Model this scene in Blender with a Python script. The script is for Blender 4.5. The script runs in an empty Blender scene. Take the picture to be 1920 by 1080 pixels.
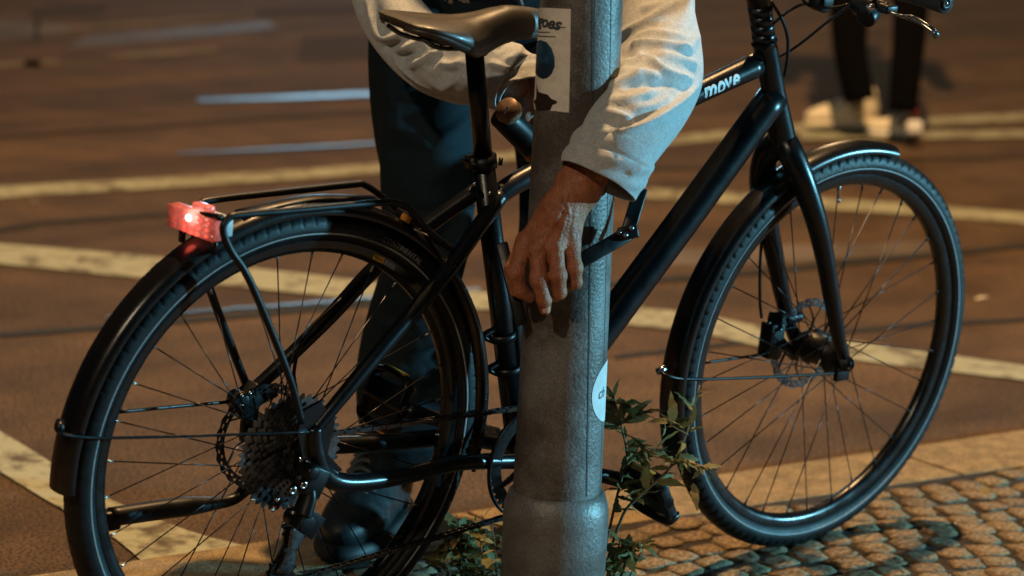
import bpy, bmesh, math, random
import numpy as np
from mathutils import Vector, Matrix

random.seed(7); RNG = np.random.default_rng(7)
SC = bpy.context.scene
COL = SC.collection
R_ = math.radians

# ------------------------------------------------------------------ camera
LEAN = 0.09519                       # the bicycle leans a little towards the post
F = 4993.377                         # focal length in pixels of a 1920 px wide frame
Cb = np.array([-2.11978536, -2.91442186, 1.72676596])      # camera in the bicycle's own axes
Rb = np.array([[0.77217081, 0.10825136, -0.62612609], [-0.62682865, 0.29121633, -0.72268866], [0.10410611, 0.95051286, 0.29272381]])
cl, sl = math.cos(LEAN), math.sin(LEAN)
MB2W = np.array([[1, 0, 0], [0, cl, -sl], [0, sl, cl]])    # bicycle axes -> world axes
Cw = MB2W @ Cb; Rw = MB2W @ Rb
FWD = -Rw[:, 2]; RIGHT = Rw[:, 0]; UP = Rw[:, 1]

cam_d = bpy.data.cameras.new("camera"); cam = bpy.data.objects.new("camera", cam_d); COL.objects.link(cam)
M4 = Matrix([[*Rw[0], Cw[0]], [*Rw[1], Cw[1]], [*Rw[2], Cw[2]], [0, 0, 0, 1]])
cam.matrix_world = M4
cam_d.sensor_width = 36; cam_d.lens = F * 36 / 1920
cam_d.clip_start = 0.1; cam_d.clip_end = 500
cam_d.dof.use_dof = True; cam_d.dof.focus_distance = 3.98; cam_d.dof.aperture_fstop = 3.5; cam_d.dof.aperture_blades = 0
SC.camera = cam

# ------------------------------------------------------------------ light
world = bpy.data.worlds.new("World"); SC.world = world; world.use_nodes = True
bg = world.node_tree.nodes["Background"]; bg.inputs[0].default_value = (0.06, 0.20, 0.34, 1); bg.inputs[1].default_value = 0.04

def lamp(name, loc, target, color, power, radius, spot=None):
    d = bpy.data.lights.new(name, 'SPOT' if spot else 'POINT'); d.energy = power; d.color = color; d.shadow_soft_size = radius
    if spot: d.spot_size = R_(spot); d.spot_blend = 1.0
    o = bpy.data.objects.new(name, d); COL.objects.link(o); o.location = loc
    o.rotation_euler = (Vector(target) - Vector(loc)).to_track_quat('-Z', 'Y').to_euler()
    return o
far_ = Cw + np.array([FWD[0], FWD[1], 0]) / math.hypot(FWD[0], FWD[1]) * 30 - RIGHT * 2.2
lamp("sodium_street_lamp_light", (2.0, 1.0, 6.4), (0.8, 1.0, 0), (1.0, 0.60, 0.27), 2450, 0.07)
lamp("second_sodium_street_lamp_light", (-4.6, -2.6, 4.6), (0.6, 0, 0.5), (1.0, 0.80, 0.56), 430, 0.10)
lamp("cool_street_lamp_light", (7.8, -5.6, 1.45), (0.95, 0, 0.80), (0.26, 0.76, 1.0), 5000, 0.12, spot=40)
lamp("distant_sodium_lamp_light", tuple(np.array([far_[0], far_[1], 0]) + RIGHT * 4.5 + np.array([0, 0, 9.0])), (3, 3, 0), (1.0, 0.62, 0.30), 1300, 0.6)
lamp("distant_blue_shop_light", (far_[0], far_[1], 3.9), (3, 3, 0), (0.35, 0.75, 1.0), 700, 1.1)

SC.view_settings.view_transform = 'Standard'; SC.view_settings.look = 'None'; SC.view_settings.exposure = 0; SC.view_settings.gamma = 1
SC.view_settings.use_curve_mapping = False
SC.render.engine = 'CYCLES'
SC.cycles.use_denoising = True
SC.cycles.max_bounces = 6

# ------------------------------------------------------------------ helpers
def A(p): return np.asarray(p, float)
def ray(px, py, frame='w'):
    R = Rw if frame == 'w' else Rb
    d = R @ np.array([(px - 960) / F, -(py - 540) / F, -1.0])
    return (Cw if frame == 'w' else Cb), d
def P(px, py, y=0.0):                 # point of the bicycle's own axes, on the sheet y = const
    C, d = ray(px, py, 'b'); return C + (y - C[1]) / d[1] * d
def G(px, py, z=0.0):                 # point on the ground
    C, d = ray(px, py); return C + (z - C[2]) / d[2] * d
def D(px, py, dep):                   # world point at a distance in front of the camera
    C, d = ray(px, py); return C + dep * d
def topx(V):
    q = (np.atleast_2d(V) - Cw) @ Rw
    return np.stack([960 + F * q[:, 0] / -q[:, 2], 540 - F * q[:, 1] / -q[:, 2]], 1)

class MB:
    def __init__(s): s.v = []; s.f = []
    def add(s, V, Fc):
        o = len(s.v); s.v.extend([tuple(map(float, x)) for x in V]); s.f.extend([tuple(i + o for i in f) for f in Fc])
        return s
def mesh(mb, name, smooth=True):
    me = bpy.data.meshes.new(name); me.from_pydata(mb.v, [], mb.f); me.update()
    if smooth: me.polygons.foreach_set('use_smooth', [True] * len(me.polygons))
    return me
def link(name, me, mat=None, parent=None, auto=None, **props):
    o = bpy.data.objects.new(name, me); COL.objects.link(o)
    if mat is not None and len(me.materials) == 0: me.materials.append(mat)
    if parent is not None: o.parent = parent
    if auto:
        try: me.shade_auto = None
        except Exception: pass
    for k, v in props.items(): o[k] = v
    return o
def obj(name, mb, mat, parent=None, smooth=True, sharp=None, bevel=None, **props):
    me = mesh(mb, name, smooth)
    bm = bmesh.new(); bm.from_mesh(me); bmesh.ops.recalc_face_normals(bm, faces=bm.faces)
    if sharp:
        for e in bm.edges:
            if len(e.link_faces) == 2 and e.calc_face_angle(0) > R_(sharp): e.smooth = False
    bm.to_mesh(me); bm.free()
    o = link(name, me, mat, parent, **props)
    if bevel:
        m = o.modifiers.new('bevel', 'BEVEL'); m.width = bevel; m.segments = 2; m.limit_method = 'ANGLE'; m.angle_limit = R_(35)
    return o
def empty(name, parent=None, mat4=None, **props):
    o = bpy.data.objects.new(name, None); COL.objects.link(o); o.empty_display_size = .05
    if parent is not None: o.parent = parent
    if mat4 is not None: o.matrix_local = mat4
    for k, v in props.items(): o[k] = v
    return o
def thing(name, label, cat, group=None, **kw):
    o = empty(name, **kw); o['label'] = label; o['category'] = cat
    if group: o['group'] = group
    return o

def spline(pts, n=8, closed=False):
    P_ = [A(p) for p in pts]
    if len(P_) < 3 and not closed:
        return np.array([P_[0] + (P_[-1] - P_[0]) * t for t in np.linspace(0, 1, n + 1)])
    out = []; m = len(P_); rng = range(m if closed else m - 1)
    for i in rng:
        if closed: a, b, c, d = P_[(i - 1) % m], P_[i], P_[(i + 1) % m], P_[(i + 2) % m]
        else:
            b, c = P_[i], P_[i + 1]; a = P_[i - 1] if i > 0 else 2 * b - c; d = P_[i + 2] if i + 2 < m else 2 * c - b
        for k in range(n):
            t = k / n
            out.append(.5 * ((2 * b) + (-a + c) * t + (2 * a - 5 * b + 4 * c - d) * t * t + (-a + 3 * b - 3 * c + d) * t ** 3))
    if not closed: out.append(P_[-1])
    return np.array(out)
def frames(path, closed=False, ref=None):
    n = len(path); T = np.zeros_like(path)
    for i in range(n):
        a = path[(i - 1) % n] if (closed or i > 0) else path[i]; b = path[(i + 1) % n] if (closed or i < n - 1) else path[i]
        t = b - a; T[i] = t / (np.linalg.norm(t) + 1e-12)
    if ref is None:
        ref = np.array([0, 1, 0.]) if abs(T[0][1]) < .9 else np.array([1, 0, 0.])
    N = np.zeros_like(path); v = ref - T[0] * (ref @ T[0]); v /= np.linalg.norm(v)
    for i in range(n):
        v = v - T[i] * (v @ T[i]); v /= np.linalg.norm(v) + 1e-12; N[i] = v
    return T, N, np.cross(T, N)
def tube(mb, pts, r, ns=12, n=8, smooth=True, closed=False, caps=True, ref=None, flat=1.0):
    path = spline(pts, n, closed) if smooth else np.array([A(p) for p in pts])
    rr = np.array([r] * len(path)) if np.isscalar(r) else np.interp(np.linspace(0, 1, len(path)), np.linspace(0, 1, len(r)), r)
    T, N, B = frames(path, closed, ref); V = []
    for i in range(len(path)):
        for k in range(ns):
            a = 2 * math.pi * k / ns
            V.append(path[i] + rr[i] * (math.cos(a) * N[i] + flat * math.sin(a) * B[i]))
    m = len(path); Fc = []
    for i in range(m if closed else m - 1):
        j = (i + 1) % m
        for k in range(ns):
            k2 = (k + 1) % ns; Fc.append((i * ns + k, i * ns + k2, j * ns + k2, j * ns + k))
    if caps and not closed:
        Fc.append(tuple(range(ns))[::-1]); Fc.append(tuple((m - 1) * ns + k for k in range(ns)))
    mb.add(V, Fc); return mb
def box(mb, c, s, ax=None):
    ax = np.eye(3) if ax is None else A(ax); c = A(c); V = []
    for x in (-1, 1):
        for y in (-1, 1):
            for z in (-1, 1): V.append(c + ax[0] * x * s[0] / 2 + ax[1] * y * s[1] / 2 + ax[2] * z * s[2] / 2)
    mb.add(V, [(0, 1, 3, 2), (4, 6, 7, 5), (0, 4, 5, 1), (2, 3, 7, 6), (0, 2, 6, 4), (1, 5, 7, 3)]); return mb
def lathe(mb, prof, n=96, axis='y', a0=0, a1=2 * math.pi, closed_prof=True, c=(0, 0, 0)):
    """prof: list of (radius, along-axis)"""
    full = abs(a1 - a0 - 2 * math.pi) < 1e-6; m = len(prof); V = []; cnt = n if full else n + 1; c = A(c)
    for i in range(cnt):
        a = a0 + (a1 - a0) * i / n
        for (r, h) in prof:
            if axis == 'y': V.append(c + A((r * math.cos(a), h, r * math.sin(a))))
            else: V.append(c + A((r * math.cos(a), r * math.sin(a), h)))
    Fc = []; rings = n
    for i in range(rings):
        j = (i + 1) % cnt
        for k in range(m if closed_prof else m - 1):
            k2 = (k + 1) % m; Fc.append((i * m + k, j * m + k, j * m + k2, i * m + k2))
    if not full and closed_prof: Fc.append(tuple(range(m))); Fc.append(tuple((cnt - 1) * m + k for k in range(m))[::-1])
    mb.add(V, Fc); return mb
def cyl(mb, a, b, r, ns=16, r2=None):
    return tube(mb, [a, b], [r, r if r2 is None else r2], ns, n=1, smooth=False)
def prism(mb, pts, y0, y1):           # outline in x,z between two y
    n = len(pts); V = [(p[0], y0, p[1]) for p in pts] + [(p[0], y1, p[1]) for p in pts]
    mb.add(V, [tuple(range(n)), tuple(range(n, 2 * n))[::-1]] + [(i, n + i, n + (i + 1) % n, (i + 1) % n) for i in range(n)]); return mb

# signed-distance modelling for bodies: smooth-blended round cones and ellipsoids -> surface nets
def sd_cone(X, a, b, ra, rb, w=1.0):
    a, b = A(a), A(b); ab = b - a; t = np.clip(((X - a) @ ab) / (ab @ ab + 1e-12), 0, 1)
    return np.linalg.norm(X - a - t[..., None] * ab, axis=-1) - (ra + (rb - ra) * t)
def sd_ell(X, c, ax, r):
    q = (X - A(c)) @ A(ax).T / A(r); k = np.linalg.norm(q, axis=-1); return (k - 1) * min(r)
def smin(a, b, k):
    h = np.clip(.5 + .5 * (b - a) / k, 0, 1); return b * (1 - h) + a * h - k * h * (1 - h)
def nets(fn, lo, hi, h, ax=np.eye(3), org=np.zeros(3)):
    n = [int(math.ceil((hi[i] - lo[i]) / h)) + 1 for i in range(3)]
    g = [lo[i] + h * np.arange(n[i]) for i in range(3)]
    X = np.stack(np.meshgrid(*g, indexing='ij'), -1)
    W = fn(X)
    S = W < 0
    V = np.zeros([k - 1 for k in n] + [3]); cnt = np.zeros([k - 1 for k in n])
    sl_ = lambda d, L: slice(d, L - 1 + d)
    for axn in range(3):
        o = [i for i in range(3) if i != axn]
        for da in (0, 1):
            for db in (0, 1):
                i0 = [None] * 3; i0[axn] = slice(0, n[axn] - 1); i0[o[0]] = sl_(da, n[o[0]]); i0[o[1]] = sl_(db, n[o[1]])
                i1 = list(i0); i1[axn] = slice(1, n[axn])
                w0, w1 = W[tuple(i0)], W[tuple(i1)]; m = (w0 < 0) != (w1 < 0)
                t = np.where(m, w0 / (w0 - w1 + 1e-15), 0)
                x0, x1 = X[tuple(i0)], X[tuple(i1)]
                V += np.where(m[..., None], x0 + t[..., None] * (x1 - x0), 0); cnt += m
    act = cnt > 0; idx = -np.ones(act.shape, int); idx[act] = np.arange(act.sum()); VV = V[act] / cnt[act][:, None]
    faces = []
    for axn in range(3):
        o = [i for i in range(3) if i != axn]
        i0 = [None] * 3; i0[axn] = slice(0, n[axn] - 1); i0[o[0]] = slice(1, n[o[0]] - 1); i0[o[1]] = slice(1, n[o[1]] - 1)
        i1 = list(i0); i1[axn] = slice(1, n[axn])
        m = S[tuple(i0)] != S[tuple(i1)]; q = np.argwhere(m)
        if not len(q): continue
        base = q.copy(); base[:, o[0]] += 0; base[:, o[1]] += 0
        def ix(da, db):
            b = base.copy(); b[:, o[0]] += da; b[:, o[1]] += db; return idx[b[:, 0], b[:, 1], b[:, 2]]
        faces.append(np.stack([ix(0, 0), ix(1, 0), ix(1, 1), ix(0, 1)], 1))
    Fc = np.concatenate(faces)
    return org + VV @ A(ax), Fc[(Fc >= 0).all(1)]
def arr_mesh(V, Fc, name):
    me = bpy.data.meshes.new(name); me.from_pydata([tuple(v) for v in V], [], [tuple(int(i) for i in f) for f in Fc]); me.update()
    bm = bmesh.new(); bm.from_mesh(me); bmesh.ops.recalc_face_normals(bm, faces=bm.faces); bm.to_mesh(me); bm.free()
    me.polygons.foreach_set('use_smooth', [True] * len(me.polygons)); return me
def smoothV(V, Fc, it=2):
    n = len(V); e = np.concatenate([Fc[:, [0, 1]], Fc[:, [1, 2]], Fc[:, [2, 3]], Fc[:, [3, 0]]])
    for _ in range(it):
        s = np.zeros_like(V); c = np.zeros(n)
        np.add.at(s, e[:, 0], V[e[:, 1]]); np.add.at(c, e[:, 0], 1); np.add.at(s, e[:, 1], V[e[:, 0]]); np.add.at(c, e[:, 1], 1)
        V = V * .4 + .6 * s / np.maximum(c, 1)[:, None]
    return V
def vnormals(V, Fc):
    n = np.zeros_like(V); fn = np.cross(V[Fc[:, 2]] - V[Fc[:, 0]], V[Fc[:, 3]] - V[Fc[:, 1]])
    for k in range(4): np.add.at(n, Fc[:, k], fn)
    return n / (np.linalg.norm(n, axis=1)[:, None] + 1e-12)
def creases(V, Nn, lines, facing=True):
    """raise (or sink) traced ridges: each = (points in the view sheet, width, height)"""
    q = topx(V); out = np.zeros(len(V))
    fac = np.clip((Nn @ -FWD) * 2.0 + .15, 0, 1) if facing else np.ones(len(V))
    for pts, w, h in lines:
        pts = spline([A(p) for p in pts], 5) if len(pts) > 2 else np.array(pts, float)
        best = np.full(len(V), 1e9); tt = np.zeros(len(V)); m = len(pts) - 1
        for i in range(m):
            a, b = pts[i], pts[i + 1]; ab = b - a; t = np.clip(((q - a) @ ab) / (ab @ ab + 1e-9), 0, 1)
            d = np.linalg.norm(q - a - t[:, None] * ab, axis=1); k = d < best; best = np.where(k, d, best); tt = np.where(k, (i + t) / m, tt)
        env = np.clip(np.minimum(tt, 1 - tt) * 5 + .12, 0, 1)
        out += h * np.exp(-(best / w) ** 2) * env
    return V + Nn * (out * fac)[:, None]

# ------------------------------------------------------------------ materials
def mat(name, col, rough=.5, metal=0, var=0, vscale=8, col2=None, bump=0, bscale=60, coat=0, spec=.5, rvar=0, sheen=0, emit=None, trans=0, sss=0, detail=6, c2amt=(.4, .6), coord='Object', speck=0, sscale=400):
    m = bpy.data.materials.new(name); m.use_nodes = True; nt = m.node_tree; b = nt.nodes['Principled BSDF']; L = nt.links
    b.inputs['Base Color'].default_value = (*col, 1); b.inputs['Roughness'].default_value = rough; b.inputs['Metallic'].default_value = metal
    b.inputs['Specular IOR Level'].default_value = spec
    if coat: b.inputs['Coat Weight'].default_value = coat; b.inputs['Coat Roughness'].default_value = .15
    if sheen: b.inputs['Sheen Weight'].default_value = sheen; b.inputs['Sheen Roughness'].default_value = .5
    if trans: b.inputs['Transmission Weight'].default_value = trans
    if sss: b.inputs['Subsurface Weight'].default_value = sss; b.inputs['Subsurface Radius'].default_value = (.012, .004, .002); b.inputs['Subsurface Scale'].default_value = 1.0
    if emit: b.inputs['Emission Color'].default_value = (*emit[0], 1); b.inputs['Emission Strength'].default_value = emit[1]
    tc = nt.nodes.new('ShaderNodeTexCoord')
    if var or col2 or rvar:
        n = nt.nodes.new('ShaderNodeTexNoise'); n.inputs['Scale'].default_value = vscale; n.inputs['Detail'].default_value = detail; n.inputs['Roughness'].default_value = .65
        L.new(tc.outputs[coord], n.inputs['Vector'])
        r = nt.nodes.new('ShaderNodeValToRGB'); L.new(n.outputs['Fac'], r.inputs[0])
        r.color_ramp.elements[0].position = c2amt[0]; r.color_ramp.elements[1].position = c2amt[1]
        c2 = col2 if col2 else tuple(c * (1 - var) for c in col)
        r.color_ramp.elements[0].color = (*c2, 1); r.color_ramp.elements[1].color = (*col, 1); L.new(r.outputs[0], b.inputs['Base Color'])
        if rvar:
            mr = nt.nodes.new('ShaderNodeMapRange'); L.new(n.outputs['Fac'], mr.inputs[0]); mr.inputs[1].default_value = .3; mr.inputs[2].default_value = .7
            mr.inputs[3].default_value = max(0, rough - rvar); mr.inputs[4].default_value = min(1, rough + rvar); L.new(mr.outputs[0], b.inputs['Roughness'])
    if speck:
        sk = nt.nodes.new('ShaderNodeTexNoise'); sk.inputs['Scale'].default_value = sscale; sk.inputs['Detail'].default_value = 2; L.new(tc.outputs[coord], sk.inputs['Vector'])
        sr = nt.nodes.new('ShaderNodeValToRGB'); L.new(sk.outputs['Fac'], sr.inputs[0]); sr.color_ramp.elements[0].position = .36; sr.color_ramp.elements[1].position = .64
        sr.color_ramp.elements[0].color = (1 - speck,) * 3 + (1,); sr.color_ramp.elements[1].color = (1 + speck,) * 3 + (1,)
        mx = nt.nodes.new('ShaderNodeMixRGB'); mx.blend_type = 'MULTIPLY'; mx.inputs[0].default_value = 1
        lk_ = [l for l in nt.links if l.to_socket == b.inputs['Base Color']]
        if lk_: L.new(lk_[0].from_socket, mx.inputs[1])
        else: mx.inputs[1].default_value = (*col, 1)
        L.new(sr.outputs[0], mx.inputs[2]); L.new(mx.outputs[0], b.inputs['Base Color'])
    if bump:
        n2 = nt.nodes.new('ShaderNodeTexNoise'); n2.inputs['Scale'].default_value = bscale; n2.inputs['Detail'].default_value = 4; L.new(tc.outputs[coord], n2.inputs['Vector'])
        bp = nt.nodes.new('ShaderNodeBump'); bp.inputs['Strength'].default_value = bump; bp.inputs['Distance'].default_value = .002
        L.new(n2.outputs['Fac'], bp.inputs['Height']); L.new(bp.outputs[0], b.inputs['Normal'])
    return m
M = {}
M['frame'] = mat('matt_black_paint', (.003, .004, .0055), .30, spec=.38, rvar=.05, vscale=30, bump=.08, bscale=400)
M['black'] = mat('black_plastic', (.0035, .004, .005), .40, spec=.32, rvar=.1, vscale=40)
M['fender'] = mat('black_mudguard', (.005, .0045, .0045), .28, spec=.5, rvar=.06, vscale=20, bump=.05, bscale=200)
M['rubber'] = mat('tyre_rubber', (.006, .007, .008), .50, spec=.30, var=.4, vscale=25, bump=.3, bscale=500, rvar=.08)
M['rim'] = mat('black_anodised_rim', (.004, .005, .006), .26, spec=.5, rvar=.08, vscale=30)
M['reflex'] = mat('grey_reflective_strip', (.30, .31, .32), .5, spec=.5, var=.35, vscale=300)
M['spoke'] = mat('black_spoke_steel', (.03, .03, .032), .35, metal=.6)
M['nipple'] = mat('nipple_metal', (.45, .42, .38), .3, metal=.9)
M['steel'] = mat('brushed_dark_steel', (.17, .18, .19), .27, metal=.85, var=.5, vscale=60, rvar=.12)
M['bright'] = mat('polished_steel', (.55, .56, .58), .2, metal=1, rvar=.1, vscale=50)
M['chain'] = mat('oily_chain_steel', (.09, .09, .09), .3, metal=.9, var=.5, vscale=90)
M['saddle'] = mat('saddle_cover', (.026, .021, .015), .44, spec=.85, coat=.15, bump=.25, bscale=700, rvar=.05, vscale=30)
M['grip'] = mat('rubber_grip', (.012, .012, .012), .7)
M['lensred'] = mat('red_lamp_lens', (.70, .20, .16), .14, spec=.7, trans=.2, emit=((1.0, .14, .10), .30), var=.5, vscale=120)
def lensmat():
    m = M['lensred']; nt = m.node_tree; b = nt.nodes['Principled BSDF']; tc = nt.nodes.new('ShaderNodeTexCoord'); c = P(366, 405, 0)
    vm = nt.nodes.new('ShaderNodeVectorMath'); vm.operation = 'DISTANCE'; vm.inputs[1].default_value = tuple(c); nt.links.new(tc.outputs['Object'], vm.inputs[0])
    rp = nt.nodes.new('ShaderNodeValToRGB'); e = rp.color_ramp.elements; nt.links.new(vm.outputs['Value'], rp.inputs[0])
    e[0].position = 0; e[0].color = (1.5, .9, .75, 1); e[1].position = .055; e[1].color = (.07, .006, .005, 1); k = e.new(.016); k.color = (.50, .10, .07, 1)
    nt.links.new(rp.outputs[0], b.inputs['Emission Color']); b.inputs['Emission Strength'].default_value = 1.0
lensmat()
M['led'] = mat('lamp_led', (1, .5, .4), .3, emit=((1.0, .62, .50), 5))
M['lampgrey'] = mat('grey_lamp_housing', (.5, .5, .52), .4)
M['amber'] = mat('amber_reflector', (.75, .30, .04), .2, spec=.8, var=.3, vscale=200)
M['yellow'] = mat('yellow_label', (.65, .38, .05), .5)
M['greylabel'] = mat('grey_label', (.13, .17, .18), .5)
M['white'] = mat('white_transfer', (.75, .76, .76), .45)
M['greyprint'] = mat('grey_moulded_letters', (.16, .17, .175), .5)
M['zinc'] = mat('weathered_zinc', (.185, .182, .178), .5, metal=.2, col2=(.085, .075, .066), vscale=7, bump=.6, bscale=190, rvar=.14, c2amt=(.42, .57), detail=14, speck=.28, sscale=480)
M['zinc2'] = mat('zinc_base', (.19, .186, .18), .45, metal=.25, col2=(.12, .11, .10), vscale=10, bump=.5, bscale=160, rvar=.12, detail=12, speck=.22, sscale=480)
M['seam'] = mat('seam_dark', (.05, .05, .05), .7)
M['paper'] = mat('sticker_paper', (.82, .77, .68), .7, col2=(.66, .60, .50), vscale=40, c2amt=(.3, .55), bump=.2, bscale=150)
M['paperwhite'] = mat('white_sticker', (.72, .75, .76), .55, var=.15, vscale=60)
M['ink'] = mat('sticker_ink', (.05, .06, .065), .7)
M['teal'] = mat('sticker_teal', (.010, .085, .17), .6, var=.6, vscale=70)
M['tealdark'] = mat('sticker_dark_teal', (.006, .025, .055), .6)
M['rust'] = mat('torn_rusty_patch', (.03, .012, .007), .8, var=.6, vscale=120)
M['skin'] = mat('skin', (.40, .145, .068), .46, spec=.5, col2=(.25, .080, .038), vscale=70, bump=1.0, bscale=330, sss=.08, c2amt=(.32, .62))
M['nail'] = mat('finger_nail', (.62, .36, .28), .25)
M['cotton'] = mat('light_grey_sweatshirt', (.50, .53, .54), .85, sheen=.35, var=.14, vscale=120, bump=.8, bscale=700, spec=.2, speck=.16, sscale=500)
M['seamthread'] = mat('cuff_seam', (.30, .29, .27), .9)
M['shirt'] = mat('dark_navy_shirt', (.012, .016, .024), .9, bump=.3, bscale=300, spec=.2)
M['print'] = mat('cream_shirt_print', (.40, .33, .22), .8)
M['denim'] = mat('dark_blue_trousers', (.007, .018, .025), .85, var=.35, vscale=200, bump=.5, bscale=900, sheen=0, spec=.25)
M['shoe'] = mat('black_shoe_leather', (.014, .022, .026), .46, var=.3, vscale=50, bump=.3, bscale=300, rvar=.1)
M['sole'] = mat('dark_rubber_sole', (.015, .017, .018), .6)
M['lace'] = mat('black_lace', (.05, .065, .07), .6)
M['hair'] = mat('dark_hair', (.02, .014, .01), .6)
M['bronze'] = mat('dull_bronze_disc', (.30, .20, .13), .45, metal=.5, var=.4, vscale=60)
M['cream'] = mat('cream_trainer', (.85, .78, .60), .6, var=.15, vscale=30)
M['whitesole'] = mat('white_trainer_heel', (.8, .8, .78), .5)
M['red'] = mat('red_heel_tab', (.5, .05, .04), .6)
M['blacktrousers'] = mat('black_leggings', (.002, .0022, .003), .95, spec=.1)
def leafmat(name, c1, c2):
    m = mat(name, c1, .55, col2=c2, vscale=60, spec=.35, c2amt=(.35, .6), bump=.3, bscale=200)
    nt = m.node_tree; b = nt.nodes['Principled BSDF']; out = nt.nodes['Material Output']
    tr = nt.nodes.new('ShaderNodeBsdfTranslucent'); mx = nt.nodes.new('ShaderNodeMixShader'); mx.inputs[0].default_value = .22
    src = [l for l in nt.links if l.to_socket == b.inputs['Base Color']][0].from_socket
    nt.links.new(src, tr.inputs[0]); nt.links.new(b.outputs[0], mx.inputs[1]); nt.links.new(tr.outputs[0], mx.inputs[2]); nt.links.new(mx.outputs[0], out.inputs[0])
    return m
M['leafA'] = leafmat('weed_leaf', (.22, .19, .06), (.10, .095, .035))
M['leafB'] = leafmat('yellowing_leaf', (.30, .22, .08), (.15, .12, .05))
M['stem'] = mat('weed_stem', (.12, .085, .035), .7)
M['paint'] = mat('worn_road_paint', (.33, .335, .235), .85, col2=(.085, .065, .04), vscale=16, c2amt=(.34, .52), bump=.5, bscale=120, detail=12)
M['rail'] = mat('worn_tram_rail', (.42, .45, .50), .40, metal=.85, col2=(.18, .17, .16), vscale=.9, c2amt=(.42, .6))
M['groove'] = mat('rail_groove', (.018, .017, .016), .9)
M['kerb'] = mat('granite_kerb', (.28, .20, .095), .85, col2=(.17, .12, .055), vscale=22, bump=.8, bscale=140, detail=12, speck=.4, sscale=260)
STONE = [mat('cobble_stone_%s' % n, c, .8, col2=tuple(x * .6 for x in c), vscale=18, bump=.55, bscale=140, detail=12, rvar=.12, speck=.5, sscale=9, coord='Generated') for n, c in
         [('tan', (.25, .175, .09)), ('brown', (.22, .15, .078)), ('grey', (.22, .165, .095)), ('dark', (.17, .12, .065))]]
M['joint'] = mat('sandy_joint', (.032, .025, .018), .95, var=.5, vscale=60, bump=1, bscale=200)

def asphalt():
    m = bpy.data.materials.new('asphalt'); m.use_nodes = True; nt = m.node_tree; b = nt.nodes['Principled BSDF']; L = nt.links
    tc = nt.nodes.new('ShaderNodeTexCoord')
    def noise(s, d=6, stretch=None):
        n = nt.nodes.new('ShaderNodeTexNoise'); n.inputs['Scale'].default_value = s; n.inputs['Detail'].default_value = d
        if stretch:
            mp = nt.nodes.new('ShaderNodeMapping'); mp.inputs['Rotation'].default_value = (0, 0, R_(stretch[0])); mp.inputs['Scale'].default_value = (stretch[1], stretch[2], 1)
            L.new(tc.outputs['Object'], mp.inputs[0]); L.new(mp.outputs[0], n.inputs[0])
        else: L.new(tc.outputs['Object'], n.inputs[0])
        return n
    fine = noise(170, 4); big = noise(1.0, 7, (39, .30, 3.2)); mid = noise(5, 12)
    r1 = nt.nodes.new('ShaderNodeValToRGB'); L.new(big.outputs[0], r1.inputs[0])
    r1.color_ramp.elements[0].position = .36; r1.color_ramp.elements[0].color = (.054, .032, .017, 1); r1.color_ramp.elements[1].position = .66; r1.color_ramp.elements[1].color = (.104, .062, .031, 1)
    r2 = nt.nodes.new('ShaderNodeValToRGB'); L.new(mid.outputs[0], r2.inputs[0])
    r2.color_ramp.elements[0].position = .35; r2.color_ramp.elements[0].color = (.66, .66, .66, 1); r2.color_ramp.elements[1].position = .65; r2.color_ramp.elements[1].color = (1.1, 1.1, 1.1, 1)
    r3 = nt.nodes.new('ShaderNodeValToRGB'); L.new(fine.outputs[0], r3.inputs[0])
    r3.color_ramp.elements[0].position = .38; r3.color_ramp.elements[0].color = (.2, .2, .2, 1); r3.color_ramp.elements[1].position = .62; r3.color_ramp.elements[1].color = (2.0, 1.95, 1.85, 1)
    m1 = nt.nodes.new('ShaderNodeMixRGB'); m1.blend_type = 'MULTIPLY'; m1.inputs[0].default_value = 1; L.new(r1.outputs[0], m1.inputs[1]); L.new(r2.outputs[0], m1.inputs[2])
    m2 = nt.nodes.new('ShaderNodeMixRGB'); m2.blend_type = 'MULTIPLY'; m2.inputs[0].default_value = 1; L.new(m1.outputs[0], m2.inputs[1]); L.new(r3.outputs[0], m2.inputs[2])
    L.new(m2.outputs[0], b.inputs['Base Color']); b.inputs['Roughness'].default_value = .8; b.inputs['Specular IOR Level'].default_value = .4
    bp = nt.nodes.new('ShaderNodeBump'); bp.inputs['Strength'].default_value = .6; bp.inputs['Distance'].default_value = .003
    L.new(fine.outputs[0], bp.inputs['Height']); L.new(bp.outputs[0], b.inputs['Normal']); return m
M['asphalt'] = asphalt()

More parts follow.
